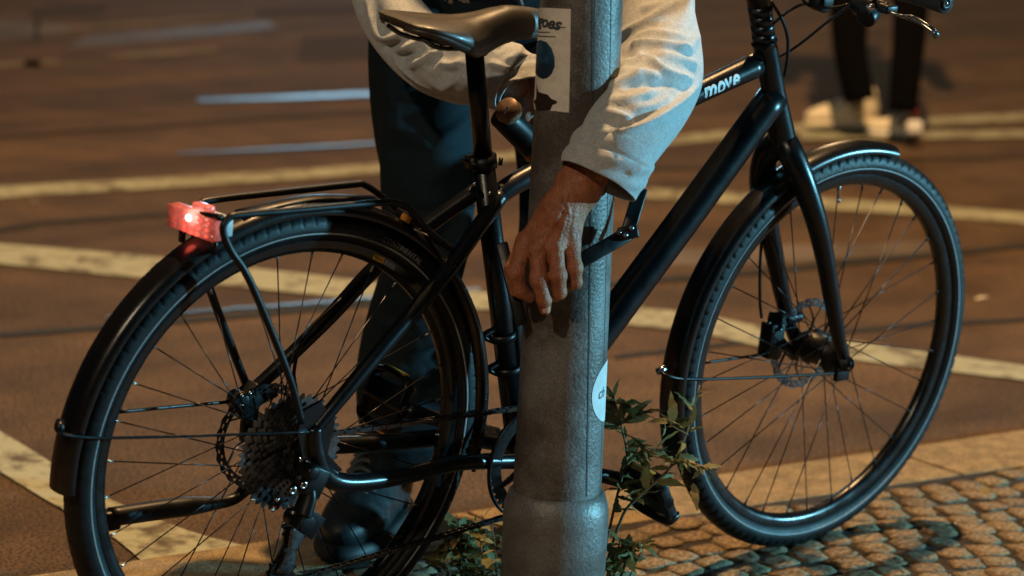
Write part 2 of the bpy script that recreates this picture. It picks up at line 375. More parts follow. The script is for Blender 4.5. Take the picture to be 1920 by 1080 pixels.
# ------------------------------------------------------------------ ground
ROADZ = -.030
mb = MB(); mb.add([(-60, -60, ROADZ), (160, -60, ROADZ), (160, 160, ROADZ), (-60, 160, ROADZ)], [(0, 1, 2, 3)])
obj('road', mb, M['asphalt'], smooth=False, kind='structure')
road = bpy.data.objects['road']
def ribbon(name, top, bot, m, dz, parent=road, n=10, z0=ROADZ):
    top, bot = list(top), list(bot)
    for side in (0, 1):                       # lines and rails that leave the view run on beyond it
        e, f = (0, 1) if side == 0 else (-1, -2)
        if (side == 0 and top[e][0] <= -60) or (side == 1 and top[e][0] >= 2000):
            ext = -1400 if side == 0 else 1400
            for L_ in (top, bot):
                sl_o = (L_[e][1] - L_[f][1]) / (L_[e][0] - L_[f][0]); q = (L_[e][0] + ext, L_[e][1] + sl_o * ext)
                if q[1] > -300: L_.insert(0, q) if side == 0 else L_.append(q)
    t = spline([(p[0], p[1], 0) for p in top], n); b = spline([(p[0], p[1], 0) for p in bot], n)
    u = np.linspace(0, 1, 60)
    def rs(s):
        L = np.r_[0, np.cumsum(np.linalg.norm(np.diff(s, axis=0), axis=1))]; L /= L[-1]
        return np.stack([np.interp(u, L, s[:, 0]), np.interp(u, L, s[:, 1])], 1)
    t, b = rs(t), rs(b); V = []
    for i in range(60):
        w = RNG.normal(0, .003)
        V.append(G(*t[i], z0) + A((0, w, dz))); V.append(G(*b[i], z0) + A((0, w, dz)))
    mb = MB().add(V, [(2 * i, 2 * i + 1, 2 * i + 3, 2 * i + 2) for i in range(59)])
    return obj(name, mb, m, parent, smooth=False)
PZ = .004
ribbon('lane_line', [(-80, 452), (230, 478), (700, 530), (1240, 582), (1500, 628), (2000, 700)], [(-80, 488), (230, 520), (700, 565), (1240, 618), (1500, 664), (2000, 726)], M['paint'], PZ)
ribbon('lane_line', [(-80, 356), (360, 332), (720, 308), (1100, 274), (1500, 234), (2000, 210)], [(-80, 378), (360, 351), (720, 325), (1100, 289), (1500, 250), (2000, 222)], M['paint'], PZ)
ribbon('lane_line', [(1120, 350), (1350, 362), (1700, 384), (2000, 408)], [(1120, 366), (1350, 382), (1700, 404), (2000, 428)], M['paint'], PZ)
ribbon('lane_line', [(1500, 252), (1740, 250), (2000, 248)], [(1500, 266), (1740, 264), (2000, 261)], M['paint'], PZ * 2)
M['faded'] = mat('faded_road_paint', (.19, .16, .12), .85, col2=(.10, .075, .05), vscale=6, c2amt=(.35, .6), detail=12)
ribbon('lane_line', [(200, 106), (300, 97), (410, 92)], [(200, 110), (300, 107), (410, 96)], M['faded'], PZ)
ribbon('lane_line', [(60, 58), (260, 41), (480, 25)], [(60, 62), (260, 49), (480, 30)], M['faded'], PZ)
ribbon('lane_line', [(-60, 120), (40, 116), (110, 114)], [(-60, 132), (40, 127), (110, 119)], M['faded'], PZ)
# stop line running up to the kerb
ribbon('stop_line', [(-120, 740), (60, 848), (194, 933), (284, 972), (370, 1004), (470, 1030)], [(-120, 812), (60, 925), (130, 965), (199, 1002), (250, 1042), (300, 1085)], M['paint'], PZ)
# repair patches and tyre-polished streaks in the asphalt
M['patch'] = mat('dark_repair_asphalt', (.045, .026, .016), .85, var=.4, vscale=30, bump=.5, bscale=200)
M['polished'] = mat('tyre_polished_asphalt', (.115, .090, .072), .6, col2=(.07, .052, .038), vscale=3, detail=10, bump=.3, bscale=200)
ribbon('repair_patch', [(566, 70), (640, 66), (760, 60)], [(556, 116), (640, 113), (760, 108)], M['patch'], PZ * .5)
ribbon('repair_patch', [(480, 20), (600, 14), (760, 8)], [(480, 32), (600, 28), (760, 20)], M['patch'], PZ * .5)
ribbon('polished_streak', [(160, 66), (340, 52), (500, 40)], [(120, 92), (340, 72), (520, 52)], M['polished'], PZ * .4)
ribbon('polished_streak', [(-60, 30), (60, 40), (130, 48)], [(-60, 76), (60, 72), (130, 62)], M['polished'], PZ * .4)
ribbon('polished_streak', [(1230, 470), (1450, 462), (1760, 452)], [(1230, 500), (1450, 494), (1760, 474)], M['polished'], PZ * .4)
ribbon('repair_patch', [(60, 20), (120, 14), (200, 8)], [(60, 34), (120, 30), (200, 22)], M['patch'], PZ * .5)
# tram rails: a dark groove beside a worn running edge
def rail(gr, sh, w, w2):
    ribbon('rail_groove', gr, [(x, y + w) for x, y in gr], M['groove'], PZ * .9)
    if sh: ribbon('rail_head', sh, [(x, y + w2) for x, y in sh], M['rail'], PZ * 1.6)
rail([(-80, 632), (200, 610), (330, 600), (700, 567), (1150, 530), (1500, 499), (2000, 450)], [(200, 598), (330, 588), (540, 573), (700, 559), (900, 543)], 9, 5)
rail([(-80, 262), (300, 235), (720, 206)], [(370, 187), (480, 184), (600, 179), (720, 174)], 4, 7)
rail([(-80, 440), (100, 415), (330, 400)], [(330, 289), (470, 283), (600, 276), (740, 268)], 5, 3)
rail([(1150, 668), (1400, 640), (1700, 610), (2000, 592)], None, 6, 5)
rail([(1100, 322), (1500, 306), (2000, 290)], None, 4, 5)
# kerb stones (flush granite strip) and cobbled pavement
def yk1(x): return .498 - .13 * (x - .35)      # road side of the kerb strip
def yk0(x): return .335 - .155 * (x - .35)     # pavement side
mb = MB(); xs = np.linspace(-40, 60, 80)
V = []; 
for x in xs:
    yy = yk0(x) if abs(x) < 6 else yk0(math.copysign(6, x)) - .14 * (x - math.copysign(6, x))
    V += [(x, yy + .03, -.0045), (x, -60, -.0045)]
mb.add(V, [(2 * i, 2 * i + 2, 2 * i + 3, 2 * i + 1) for i in range(len(xs) - 1)])
pave = obj('pavement', mb, M['joint'], smooth=False, kind='structure')
x = -3.1
while x < 5.2:
    L = .96; mb = MB(); g = .004
    a, b = x + g, x + L - g
    top = [(a, yk0(a)), (b, yk0(b)), (b, yk1(b)), (a, yk1(a))]
    V = [(px_, py_, -.0035 + random.uniform(-.0008, .0008)) for px_, py_ in top] + [(px_, py_, -.12) for px_, py_ in top]
    mb.add(V, [(0, 1, 2, 3), (4, 7, 6, 5), (0, 4, 5, 1), (1, 5, 6, 2), (2, 6, 7, 3), (3, 7, 4, 0)])
    obj('kerb_stone', mb, M['kerb'], pave, smooth=False, bevel=.002)
    x += L
# cobbles: small irregular stones set in arcs; the nearest ones each an object
def stone_mesh(seed):
    rs = np.random.default_rng(seed); n = 10; V = []
    for ring, (s, z) in enumerate([(1.0, -.02), (.99, -.0032), (.95, -.0002), (.6, .0006)]):
        for k in range(n):
            a = 2 * math.pi * k / n; c, s_ = math.cos(a), math.sin(a)
            q = (abs(c) ** 5 + abs(s_) ** 5) ** (-1 / 5)
            if ring == 0: w = None
            V.append((q * c * s * .5, q * s_ * s * .5, z))
    V = np.array(V); jit = rs.normal(0, .055, (n, 2))
    for ring in range(4): V[ring * n:(ring + 1) * n, :2] += jit * (1 if ring < 3 else .5)
    V[30:, 2] += rs.normal(0, .0012, 10); V[20:30, 2] += rs.normal(0, .0008, 10)
    Fc = []
    for ring in range(3):
        for k in range(n): Fc.append((ring * n + k, ring * n + (k + 1) % n, (ring + 1) * n + (k + 1) % n, (ring + 1) * n + k))
    Fc.append(tuple(30 + k for k in range(n)))
    mb = MB().add(V, Fc); me = mesh(mb, 'cobble'); me.materials.append(STONE[0]); return me
smeshes = []
for mi in range(4):
    for s in range(4):
        me = stone_mesh(mi * 10 + s); me.materials.clear(); me.materials.append(STONE[mi]); smeshes.append(me)
STUFF = MB(); cand = []
S0 = .066
for j in range(0, 30):
    for i in range(-60, 110):
        u = i * S0 + (.5 * S0 if j % 2 else 0); arc = .045 * math.cos(u * 2 * math.pi / 1.1) 
        ys = -j * S0 * .92 + .30 + arc
        xx = u + random.uniform(-.005, .005); yy = ys + random.uniform(-.005, .005) - .14 * (xx - .35)
        if yy > yk0(xx) - .026: continue
        if (xx - 4) > 1.6 or xx < -2.5: continue
        ang = math.atan(-.045 * 2 * math.pi / 1.1 * math.sin(u * 2 * math.pi / 1.1)) + random.uniform(-.12, .12) - .14
        cand.append((xx, yy, ang, S0 * random.uniform(.90, 1.01), S0 * random.uniform(.82, .93), random.uniform(-.002, .001)))
def inview(c):
    q = topx([(c[0], c[1], 0)])[0]; return -60 < q[0] < 1980 and q[1] < 1140
cand.sort(key=lambda c: (not inview(c), (c[0] - .9) ** 2 + 3 * (c[1] + .1) ** 2))
for n_, c in enumerate(cand):
    if n_ < 290 and inview(c):
        o = link('cobblestone', smeshes[random.choices(range(16), [3, 3, 3, 3, 2, 2, 2, 2, 2, 2, 2, 2, 1, 1, 1, 1])[0]], None, pave)
        o.location = (c[0], c[1], c[5] - .001); o.rotation_euler = (random.uniform(-.02, .02), random.uniform(-.02, .02), c[2] + random.choice([0, math.pi])); o.scale = (c[3], c[4], 1)
    else:
        ca, sa = math.cos(c[2]), math.sin(c[2]); me = smeshes[random.randrange(16)]
        V = [(c[0] + ca * v.co.x * c[3] - sa * v.co.y * c[4], c[1] + sa * v.co.x * c[3] + ca * v.co.y * c[4], v.co.z + c[5] - .001) for v in me.vertices]
        STUFF.add(V, [tuple(p.vertices) for p in me.polygons])
obj('cobblestones', STUFF, STONE[1], pave, kind='stuff')

# ------------------------------------------------------------------ bicycle
bikeM = Matrix.Rotation(LEAN, 4, 'X')
bike = thing('bicycle', 'matt black step-through city bicycle with rear rack leaning against the grey street post', 'bicycle', mat4=bikeM)
RT = .352; WB = 1.11927; ST = .0263; HA = R_(70.5)
axS = A((-math.cos(HA), 0, math.sin(HA))); perp = A((math.sin(HA), 0, math.cos(HA))); HUBF0 = A((WB, 0, RT)); AX0 = HUBF0 - .05 * perp
def rod(k, a):
    K = np.array([[0, -k[2], k[1]], [k[2], 0, -k[0]], [-k[1], k[0], 0]]); return np.eye(3) + math.sin(a) * K + (1 - math.cos(a)) * K @ K
SS = rod(axS, ST); HUBF = AX0 + SS @ (HUBF0 - AX0); HUBR = A((0, 0, RT))
def m4(R, t): return Matrix([[*R[0], t[0]], [*R[1], t[1]], [*R[2], t[2]], [0, 0, 0, 1]])

# frame
fr = empty('frame', bike)
BB = A((.452, 0, .278))
mb = MB(); stt = P(905, 300); sdir = (P(953, 850) - P(905, 300)); tube(mb, [stt, BB], .0172, 18, n=1, smooth=False); obj('seat_tube', mb, M['frame'], fr)
# head tube and its collar
htT, htB = P(1433, 78), P(1467, 262); mb = MB(); tube(mb, [htT, htT * .95 + htB * .05, htT * .5 + htB * .5, htB * .93 + htT * .07, htB], [.0215, .0195, .0192, .0225, .0235], 22, n=3); obj('head_tube', mb, M['frame'], fr)
tt0 = P(934, 365); tt1 = P(1418, 122)
mb = MB(); tube(mb, [tt0, P(990, 331), P(1200, 225), P(1320, 168), tt1], [.0155, .0165, .018, .0185, .020], 18); obj('top_tube', mb, M['frame'], fr, flat=1)
mb = MB(); tube(mb, [BB + A((.01, 0, .01)), P(1150, 592), P(1300, 388), P(1452, 178)], [.024, .0265, .0265, .0255], 20, ref=(0, 1, 0)); obj('down_tube', mb, M['frame'], fr)
for s, yy in ((-1, .062), (1, .062)):
    mb = MB()
    if s < 0: pts = [P(590, 805, -.066), P(640, 745, -.064), P(720, 648, -.055), P(830, 518, -.036), P(893, 432, -.02), P(940, 365, -.006)]
    else: pts = [P(462, 742, .068), P(520, 690, .066), P(620, 592, .058), P(700, 506, .048), P(790, 432, .034), P(893, 358, .012)]
    tube(mb, pts, [.0095, .0105, .0115, .0125, .0125, .0125], 14); obj('seat_stay', mb, M['frame'], fr)
mb = MB(); tube(mb, [P(588, 800, -.066), P(592, 850, -.067), P(612, 893, -.066), P(660, 905, -.062), P(760, 892, -.052), P(860, 868, -.042), BB + A((-.005, -.03, -.008))], [.012, .014, .0145, .014, .0125, .0125, .013], 14, ref=(0, 1, 0)); obj('chain_stay', mb, M['frame'], fr)
mb = MB(); tube(mb, [P(470, 830, .068), P(560, 836, .064), P(700, 832, .055), P(850, 820, .04), BB + A((-.005, .03, 0))], [.013, .0135, .013, .0135, .014], 14); obj('chain_stay', mb, M['frame'], fr)
mb = MB(); cyl(mb, BB + A((0, -.036, 0)), BB + A((0, .036, 0)), .0215, 24); obj('bottom_bracket', mb, M['frame'], fr)
# dropout plate, drive side
dp = [P(*q, -.066) for q in [(566, 770), (600, 752), (626, 790), (612, 850), (640, 880), (600, 905), (566, 860), (556, 810)]]
mb = MB(); prism(mb, [(p[0], p[2]) for p in dp], -.069, -.063); obj('dropout', mb, M['frame'], fr, smooth=False)
# wordmark on the top tube
def text_mesh(s, size, shear=0, extrude=.0004, spacing=1.0, offset=0):
    c = bpy.data.curves.new('lettering', 'FONT'); c.body = s; c.size = size; c.shear = shear; c.extrude = extrude; c.space_character = spacing; c.resolution_u = 4; c.offset = offset
    o = bpy.data.objects.new('tmp', c); COL.objects.link(o); bpy.context.view_layer.update()
    me = bpy.data.meshes.new_from_object(o.evaluated_get(bpy.context.evaluated_depsgraph_get())); bpy.data.objects.remove(o); bpy.data.curves.remove(c)
    bm = bmesh.new(); bm.from_mesh(me); bmesh.ops.triangulate(bm, faces=bm.faces); 
    for _ in range(1): bmesh.ops.subdivide_edges(bm, edges=[e for e in bm.edges if e.calc_length() > size * .25], cuts=1)
    bm.to_mesh(me); bm.free(); return me
def warp(me, fn):
    for v in me.vertices: v.co = Vector([float(t) for t in fn(v.co.x, v.co.y, v.co.z)])
    me.update(); return me
def mark(me, name, m, parent, **k):
    me.materials.clear(); me.materials.append(m); return link(name, me, None, parent, **k)
ta, tb = P(1326, 163), P(1418, 122); td = (tb - ta) / np.linalg.norm(tb - ta); tn = np.cross(A((0, -1, 0)), td); tn = tn if tn[2] > 0 else -tn
ox, spx = 0, .0150
for ch, dx, sz in (('m', -.024, .041), ('o', .0040, .041), ('v', .0210, .041), ('e', .0370, .041)):
    me = text_mesh(ch, sz, .15, .0003, offset=.0010)
    xs = [v.co.x for v in me.vertices]; x0 = min(xs); wd = max(xs) - x0
    tgt = {'m': .0262, 'o': .0162, 'v': .0158, 'e': .0150}[ch]
    def fn(x, y, z, x0=x0, wd=wd, tgt=tgt, dx=dx):
        u = (x - x0) / wd * tgt + dx; h = (y - .010) * 1.0; a = h / .0190
        return ta + td * (u + .001) + tn * (.0190 * math.sin(a)) + A((0, -1, 0)) * (.0190 * math.cos(a) + z) 
    mark(warp(me, fn), 'wordmark', M['white'], bike)

# wheels
def wheel(name, hubM, rear):
    gd, gw = (-.0009, .14) if rear else (-.0019, .22)
    w = empty(name, bike, hubM)
    # tyre with cut tread
    mb = MB(); NU, NV = 900, 30; V = []
    Rc, rt = .3305, .0212
    for i in range(NU):
        u = 2 * math.pi * i / NU
        for k in range(NV):
            s = (k + .5) / NV; a = R_(-148) + s * R_(296)   # 0 = outwards
            r = rt
            aa = abs(math.degrees(a)); ph = u * 104 / (2 * math.pi) + (a * .25)
            if 34 < aa < 66:
                f = ph % 1.0
                r = rt + (.0006 if f > gw else gd)
            elif aa < 32:
                f = (ph * 1.0 + abs(a) * 1.1) % 1.0
                r = rt + (.0012 if f > .16 else -.0003)
            elif aa < 34 or 66 <= aa < 69: r = rt - .0010
            V.append(((Rc + r * math.cos(a)) * math.cos(u), r * math.sin(a), (Rc + r * math.cos(a)) * math.sin(u)))
    Fc = [(i * NV + k, ((i + 1) % NU) * NV + k, ((i + 1) % NU) * NV + (k + 1), i * NV + (k + 1)) for i in range(NU) for k in range(NV - 1)]
    mb.add(V, Fc); obj('tyre', mb, M['rubber'], w)
    for s in (-1, 1):
        mb = MB(); lathe(mb, [(.3262, s * .0212), (.3236, s * .0206), (.3236, s * .0201), (.3262, s * .0207)], 160); obj('reflective_strip', mb, M['reflex'], w)
    mb = MB(); lathe(mb, [(.3135, -.0118), (.3125, -.0128), (.303, -.0125), (.2975, -.0100), (.2938, -.0050), (.2930, 0), (.2938, .0050), (.2975, .0100), (.303, .0125), (.3125, .0128), (.3135, .0118), (.306, 0)], 160); obj('rim', mb, M['rim'], w, sharp=40)
    # hub
    mb = MB()
    if rear: lathe(mb, [(.006, -.055), (.019, -.050), (.020, -.022), (.030, -.020), (.030, -.016), (.016, -.012), (.016, .028), (.028, .031), (.028, .035), (.014, .040), (.006, .055)], 32, closed_prof=False)
    else: lathe(mb, [(.006, -.053), (.014, -.048), (.022, -.040), (.031, -.030), (.033, -.026), (.030, -.022), (.026, 0), (.028, .022), (.031, .026), (.020, .032), (.014, .040), (.006, .053)], 36, closed_prof=False)
    obj('hub', mb, M['black'], w, sharp=35)
    # spokes: 32, laced three-cross
    fl = .028 if rear else .030
    smb = MB(); cyl(smb, (0, 0, 0), (0, 0, .94), .0010, 6); sme = mesh(smb, 'spoke'); sme.materials.append(M['spoke'])
    nmb = MB(); cyl(nmb, (0, 0, 0), (0, 0, .013), .0019, 6); nme = mesh(nmb, 'nipple'); nme.materials.append(M['nipple'] if rear else M['spoke'])
    off = .11 if rear else .06
    for k in range(32):
        side = -1 if k % 2 else 1; a_r = 2 * math.pi * k / 32 + off
        lead = 1 if (k // 2) % 2 else -1
        a_h = a_r + lead * R_(62) 
        h = A((fl * math.cos(a_h), side * (.0185 if side < 0 and rear else (.031 if rear else .025)), fl * math.sin(a_h))); e = A((.294 * math.cos(a_r), side * .002, .294 * math.sin(a_r)))
        d = e - h; L = np.linalg.norm(d); q = Vector(d).to_track_quat('Z', 'Y').to_matrix().to_4x4()
        o = link('spoke', sme, None, w); o.matrix_local = Matrix.Translation(Vector(h)) @ q @ Matrix.Diagonal((1, 1, L / .94, 1))
        o = link('spoke_nipple', nme, None, w); o.matrix_local = Matrix.Translation(Vector(e - d / L * .011)) @ q
    # disc rotor on the far side
    yr = .047 if rear else .044; NU, NR = 144, 5; V = []; rad = [.0665, .0700, .0733, .0767, .0800]
    for side_ in (-.0009, .0009):
        for i in range(NU):
            a = 2 * math.pi * i / NU
            for rr in rad: V.append(((rr + (.0012 * math.sin(a * 24) if rr > .079 else 0)) * math.cos(a), yr + side_, (rr + (.0012 * math.sin(a * 24) if rr > .079 else 0)) * math.sin(a)))
    Fc = []
    for i in range(NU):
        for k in range(4):
            if (k == 1 and i % 6 in (0, 1)) or (k == 2 and i % 6 in (3, 4)): continue
            j = (i + 1) % NU
            for o_ in (0, NU * 5): Fc.append((o_ + i * 5 + k, o_ + j * 5 + k, o_ + j * 5 + k + 1, o_ + i * 5 + k + 1))
    mb = MB().add(V, Fc)
    for k in range(6):
        a = 2 * math.pi * k / 6; b = a + .55
        tube(mb, [(.020 * math.cos(a), yr, .020 * math.sin(a)), (.044 * math.cos(a + .2), yr, .044 * math.sin(a + .2)), (.068 * math.cos(b), yr, .068 * math.sin(b))], .0030, 6, n=3, flat=.35, ref=(0, 1, 0))
    lathe(mb, [(.012, yr - .001), (.024, yr - .001), (.024, yr + .001), (.012, yr + .001)], 24)
    obj('disc_rotor', mb, M['steel'], w, smooth=False)
    mb = MB(); cyl(mb, (0, -.073 if rear else -.062, 0), (0, .073 if rear else .062, 0), .0055, 14); obj('axle', mb, M['bright'], w)
    return w
hr = wheel('wheel', Matrix.Translation(Vector(HUBR)), True)
hf = wheel('wheel', m4(SS, HUBF), False)

# cassette
def sprocket(nt_, y, th=.0019, inner=None, rr=None):
    r = nt_ * .0127 / (2 * math.pi); ri = inner if inner else max(.016, r - .015); mb = MB(); V = []; n = nt_ * 4
    for s in (-.5, .5):
        for i in range(n):
            a = 2 * math.pi * i / n; ph = i % 4; ro = r + (.0042 if ph == 1 else (.0028 if ph == 2 else -.0022))
            V.append((ri * math.cos(a), y + s * th, ri * math.sin(a))); V.append((ro * math.cos(a), y + s * th, ro * math.sin(a)))
    N2 = 2 * n
    Fc = []
    for i in range(n):
        j = (i + 1) % n
        Fc += [(2 * i, 2 * j, 2 * j + 1, 2 * i + 1), (N2 + 2 * i, N2 + 2 * i + 1, N2 + 2 * j + 1, N2 + 2 * j), (2 * i + 1, 2 * j + 1, N2 + 2 * j + 1, N2 + 2 * i + 1), (2 * i, N2 + 2 * i, N2 + 2 * j, 2 * j)]
    mb.add(V, Fc); return mb, r
TE = [11, 13, 15, 17, 20, 23, 26, 30, 36, 42]
for i, t in enumerate(TE):
    y = -.0555 + i * .0036
    mb, r = sprocket(t, y, inner=(.017 if t < 20 else t * .0127 / 2 / math.pi - (.012 if t < 36 else .016)))
    for k in range(5):
        a = 2 * math.pi * k / 5 + i * .13; rin = t * .0127 / 2 / math.pi - .010
        if t >= 20: tube(mb, [(.016 * math.cos(a), y, .016 * math.sin(a)), (rin * math.cos(a + .25), y, rin * math.sin(a + .25))], .004, 6, n=1, smooth=False, flat=.25, ref=(0, 1, 0))
    obj('sprocket', mb, M['steel'], hr, smooth=False)
# mudguards
def fender(name, hub, a0, a1, R=.371, parent=bike):
    prof = []; w = .026; n = 9
    for k in range(n):
        t = -1 + 2 * k / (n - 1); prof.append((R - .017 * abs(t) ** 2.4, w * math.sin(t * math.pi / 2)))
    inner = [(r - .0012, h * .97) for r, h in prof][::-1]
    mb = MB(); lathe(mb, prof + inner, 90, a0=a0, a1=a1, c=(0, 0, 0)); 
    o = obj(name, mb, M['fender'], parent, sharp=60); o.matrix_local = hub; return o
def angR(p): return math.atan2(p[2] - HUBR[2], p[0] - HUBR[0])
def angF(p):
    q = SS.T @ (A(p) - HUBF); return math.atan2(q[2], q[0])
fender('mudguard', Matrix.Translation(Vector(HUBR)), R_(-14), angR(P(97, 922)) % (2 * math.pi))
fender('mudguard', m4(SS, HUBF), angF(P(1676, 272)), angF(P(1262, 845)) % (2 * math.pi), R=.3685)
def rodpart(name, pts, r, m=M['black'], ns=8, parent=bike, smooth=True, n=8, **k):
    mb = MB(); tube(mb, pts, r, ns, n=n, smooth=smooth, **k); return obj(name, mb, m, parent)
rodpart('mudguard_stay', [P(578, 810, -.072), P(400, 816, -.05), P(220, 821, -.033), P(150, 819, -.030), P(112, 812, -.026), P(104, 798, -.004), P(112, 790, .015), P(130, 792, .027)], .0023)
rodpart('mudguard_stay', [P(225, 772, .030), P(330, 762, .045), P(440, 752, .07)], .0030)
rodpart('mudguard_stay', [P(1592, 698, -.062), P(1460, 706, -.045), P(1300, 711, -.031), P(1250, 704, -.026), P(1236, 694, -.002), P(1245, 690, .02)], .0026)
rodpart('mudguard_stay', [P(1322, 680, .032), P(1432, 664, .058)], .0028)
mb = MB(); cyl(mb, P(112, 790, -.012), P(112, 806, -.026), .006, 10); obj('stay_clip', mb, M['black'], bike)
mb = MB(); cyl(mb, P(1232, 698, -.008), P(1248, 690, -.012), .006, 10); obj('stay_clip', mb, M['bright'], bike)

# rack
rk = empty('rear_rack', bike)
RY = .058
rodpart('rack_tube', [P(566, 792, -.076), P(540, 700, -.074), P(470, 530, -.066), P(433, 470, -.062), P(418, 432, -.06), P(428, 410, -.058), P(452, 403, -.058), P(560, 394, -.058), P(700, 381, -.057), P(738, 379, -.056), P(768, 392, -.05), P(800, 430, -.04), P(846, 468, -.03)], [.0055] * 4 + [.0052] * 9, M['black'], 10, rk)
rodpart('rack_tube', [P(462, 722, .078), P(430, 640, .072), P(393, 540, .064), P(366, 440, .060), P(360, 405, .058), P(372, 385, .058), P(400, 375, .058), P(540, 359, .058), P(660, 346, .057), P(684, 347, .056), P(720, 372, .05), P(770, 416, .04), P(800, 440, .034)], [.0062] * 4 + [.0052] * 9, M['black'], 10, rk)
a_, b_ = P(752, 400, -.01), P(780, 418, -.01)
mb = MB(); dd = (b_ - a_) / np.linalg.norm(b_ - a_); box(mb, (a_ + b_) / 2, (.032, .03, .012), [dd, (0, 1, 0), np.cross(dd, A((0, 1, 0)))]); obj('rack_bracket', mb, M['black'], rk, bevel=.002)
mb = MB(); box(mb, P(761, 409, -.026), (.018, .003, .010), [dd, (0, 1, 0), np.cross(dd, A((0, 1, 0)))]); obj('amber_label', mb, M['amber'], rk)
rodpart('fender_bridge', [P(785, 438, -.012), P(846, 463, -.030)], .0045, M['black'], 8, rk, smooth=False, n=1)
rodpart('rack_crossbar', [P(415, 408, -.058), P(372, 402, .0), P(352, 398, .058)], .005, M['black'], 8, rk)
mb = MB(); tube(mb, [P(450, 400, -.0), P(580, 372, 0), P(700, 372, 0)], .014, 10, flat=.28, ref=(0, 1, 0)); obj('rack_plate', mb, M['black'], rk)
# rear light
lt = empty('rear_light', bike)
c0 = (P(325, 400, .052) + P(411, 432, -.046)) / 2; wv = P(411, 430, -.046) - P(325, 398, .052); wv /= np.linalg.norm(wv)
nv = A((-1, 0, 0)) - wv * (A((-1, 0, 0)) @ wv); nv /= np.linalg.norm(nv); uv = np.cross(wv, nv); uv = uv if uv[2] > 0 else -uv
mb = MB(); box(mb, c0, (.098, .018, .0335), [wv, nv, uv]); obj('lens', mb, M['lensred'], lt, bevel=.004)
mb = MB(); box(mb, c0 - nv * .019 + wv * .006, (.078, .020, .028), [wv, nv, uv]); obj('housing', mb, M['lampgrey'], lt, bevel=.003)
mb = MB(); box(mb, c0 - nv * .012 + uv * .004, (.034, .016, .040), [wv, nv, uv]); obj('lamp_bridge', mb, M['lensred'], lt, bevel=.003)
mb = MB(); mb2 = MB()
for k in range(5):
    for j in range(3): box(mb2, c0 + nv * .0092 + wv * (-.040 + k * .020) + uv * (-.011 + j * .011), (.0185, .0012, .0098), [wv, nv, uv])
obj('lens_facets', mb2, M['lensred'], lt)
mb = MB(); lathe(mb, [(.0001, -.001), (.0052, -.001), (.0045, .0018), (.0001, .002)], 14, c=(0, 0, 0), closed_prof=False)
o = obj('led', mb, M['led'], lt); o.matrix_local = m4(np.stack([wv, nv, uv], 1), c0 + nv * .0105 + uv * .006 - wv * .004)
pl = bpy.data.lights.new('rear_lamp_glow', 'POINT'); pl.energy = .03; pl.color = (1, .10, .06); pl.shadow_soft_size = .01; po = bpy.data.objects.new('rear_lamp_glow', pl); COL.objects.link(po); po.parent = lt; po.location = Vector(c0 + nv * .016 - uv * .018)
for s in (-.035, .035):
    mb = MB(); box(mb, c0 - nv * .006 + wv * s - uv * .026, (.008, .006, .024), [wv, nv, uv]); obj('lamp_foot', mb, M['black'], lt)

# seat post, clamp, saddle
spt = P(889, 92); rodpart('seat_post', [spt, P(907, 306)], .0138, M['frame'], 18, smooth=False, n=1)
cdir = (P(907, 306) - spt); cdir /= np.linalg.norm(cdir); cc = P(906, 302)
mb = MB(); cyl(mb, cc - cdir * .009, cc + cdir * .010, .0205, 20); box(mb, cc + A((-.022, 0, 0)), (.012, .02, .018)); cyl(mb, cc + A((-.026, -.016, 0)), cc + A((-.026, .016, 0)), .0035, 8); cyl(mb, cc + A((.018, -.014, 0.002)), cc + A((.022, -.018, .002)), .006, 10); obj('seat_clamp', mb, M['black'], bike)
for q in ((889, 345), (918, 362)):
    mb = MB(); cyl(mb, P(*q, -.013), P(*q, -.021), .0035, 8); obj('frame_bolt', mb, M['bright'], bike)
mb = MB(); box(mb, spt + A((.004, 0, .012)), (.045, .034, .020)); cyl(mb, spt + A((-.014, 0, -.006)), spt + A((-.014, 0, .034)), .004, 8); cyl(mb, spt + A((.022, 0, -.006)), spt + A((.022, 0, .034)), .004, 8); cyl(mb, spt + A((0, -.024, .004)), spt + A((0, .024, .004)), .010, 14); obj('saddle_clamp', mb, M['black'], bike, bevel=.002)
sad = empty('saddle', bike)
X0 = .134
secs = []  # x, half width, top z, edge drop, crown
for x, w, z, dr in [(X0, .026, .976, .002), (X0 + .006, .046, .977, .005), (X0 + .025, .064, .978, .009), (X0 + .055, .071, .976, .018), (X0 + .09, .066, .974, .030), (X0 + .12, .050, .974, .042), (X0 + .15, .034, .978, .045), (X0 + .19, .025, .985, .040), (X0 + .23, .021, .983, .034), (X0 + .27, .019, .976, .030), (X0 + .292, .012, .966, .020)]:
    secs.append((x, w, z, dr))
NS = 44; ss = spline([A((x, w, z)) for x, w, z, d in secs], 5); dd_ = np.interp(ss[:, 0], [s[0] for s in secs], [s[3] for s in secs]); V = []; K = 25
for (x, w, z), dr in zip(ss, dd_):
    for k in range(K):
        t = -1 + 2 * k / (K - 1); a = t * math.pi / 2 * 1.18
        yy = w * math.sin(max(-math.pi / 2, min(math.pi / 2, a))) * (1 if abs(a) < math.pi / 2 else 1 - .5 * (abs(a) - math.pi / 2)); zz = z - dr * (1 - max(0, math.cos(a)) ** .62) - (abs(a) - math.pi / 2) * .02 * (abs(a) > math.pi / 2)
        zz -= .0045 * math.exp(-(yy / .010) ** 2) * (1 if .16 < x < .33 else 0) * .5
        V.append((x, yy, zz))
n_ = len(ss); V2 = [(x, y * .95, z - .006) for x, y, z in V]
Fc = [(i * K + k, (i + 1) * K + k, (i + 1) * K + k + 1, i * K + k + 1) for i in range(n_ - 1) for k in range(K - 1)]
o2 = n_ * K; Fc += [tuple(o2 + q for q in f[::-1]) for f in Fc]
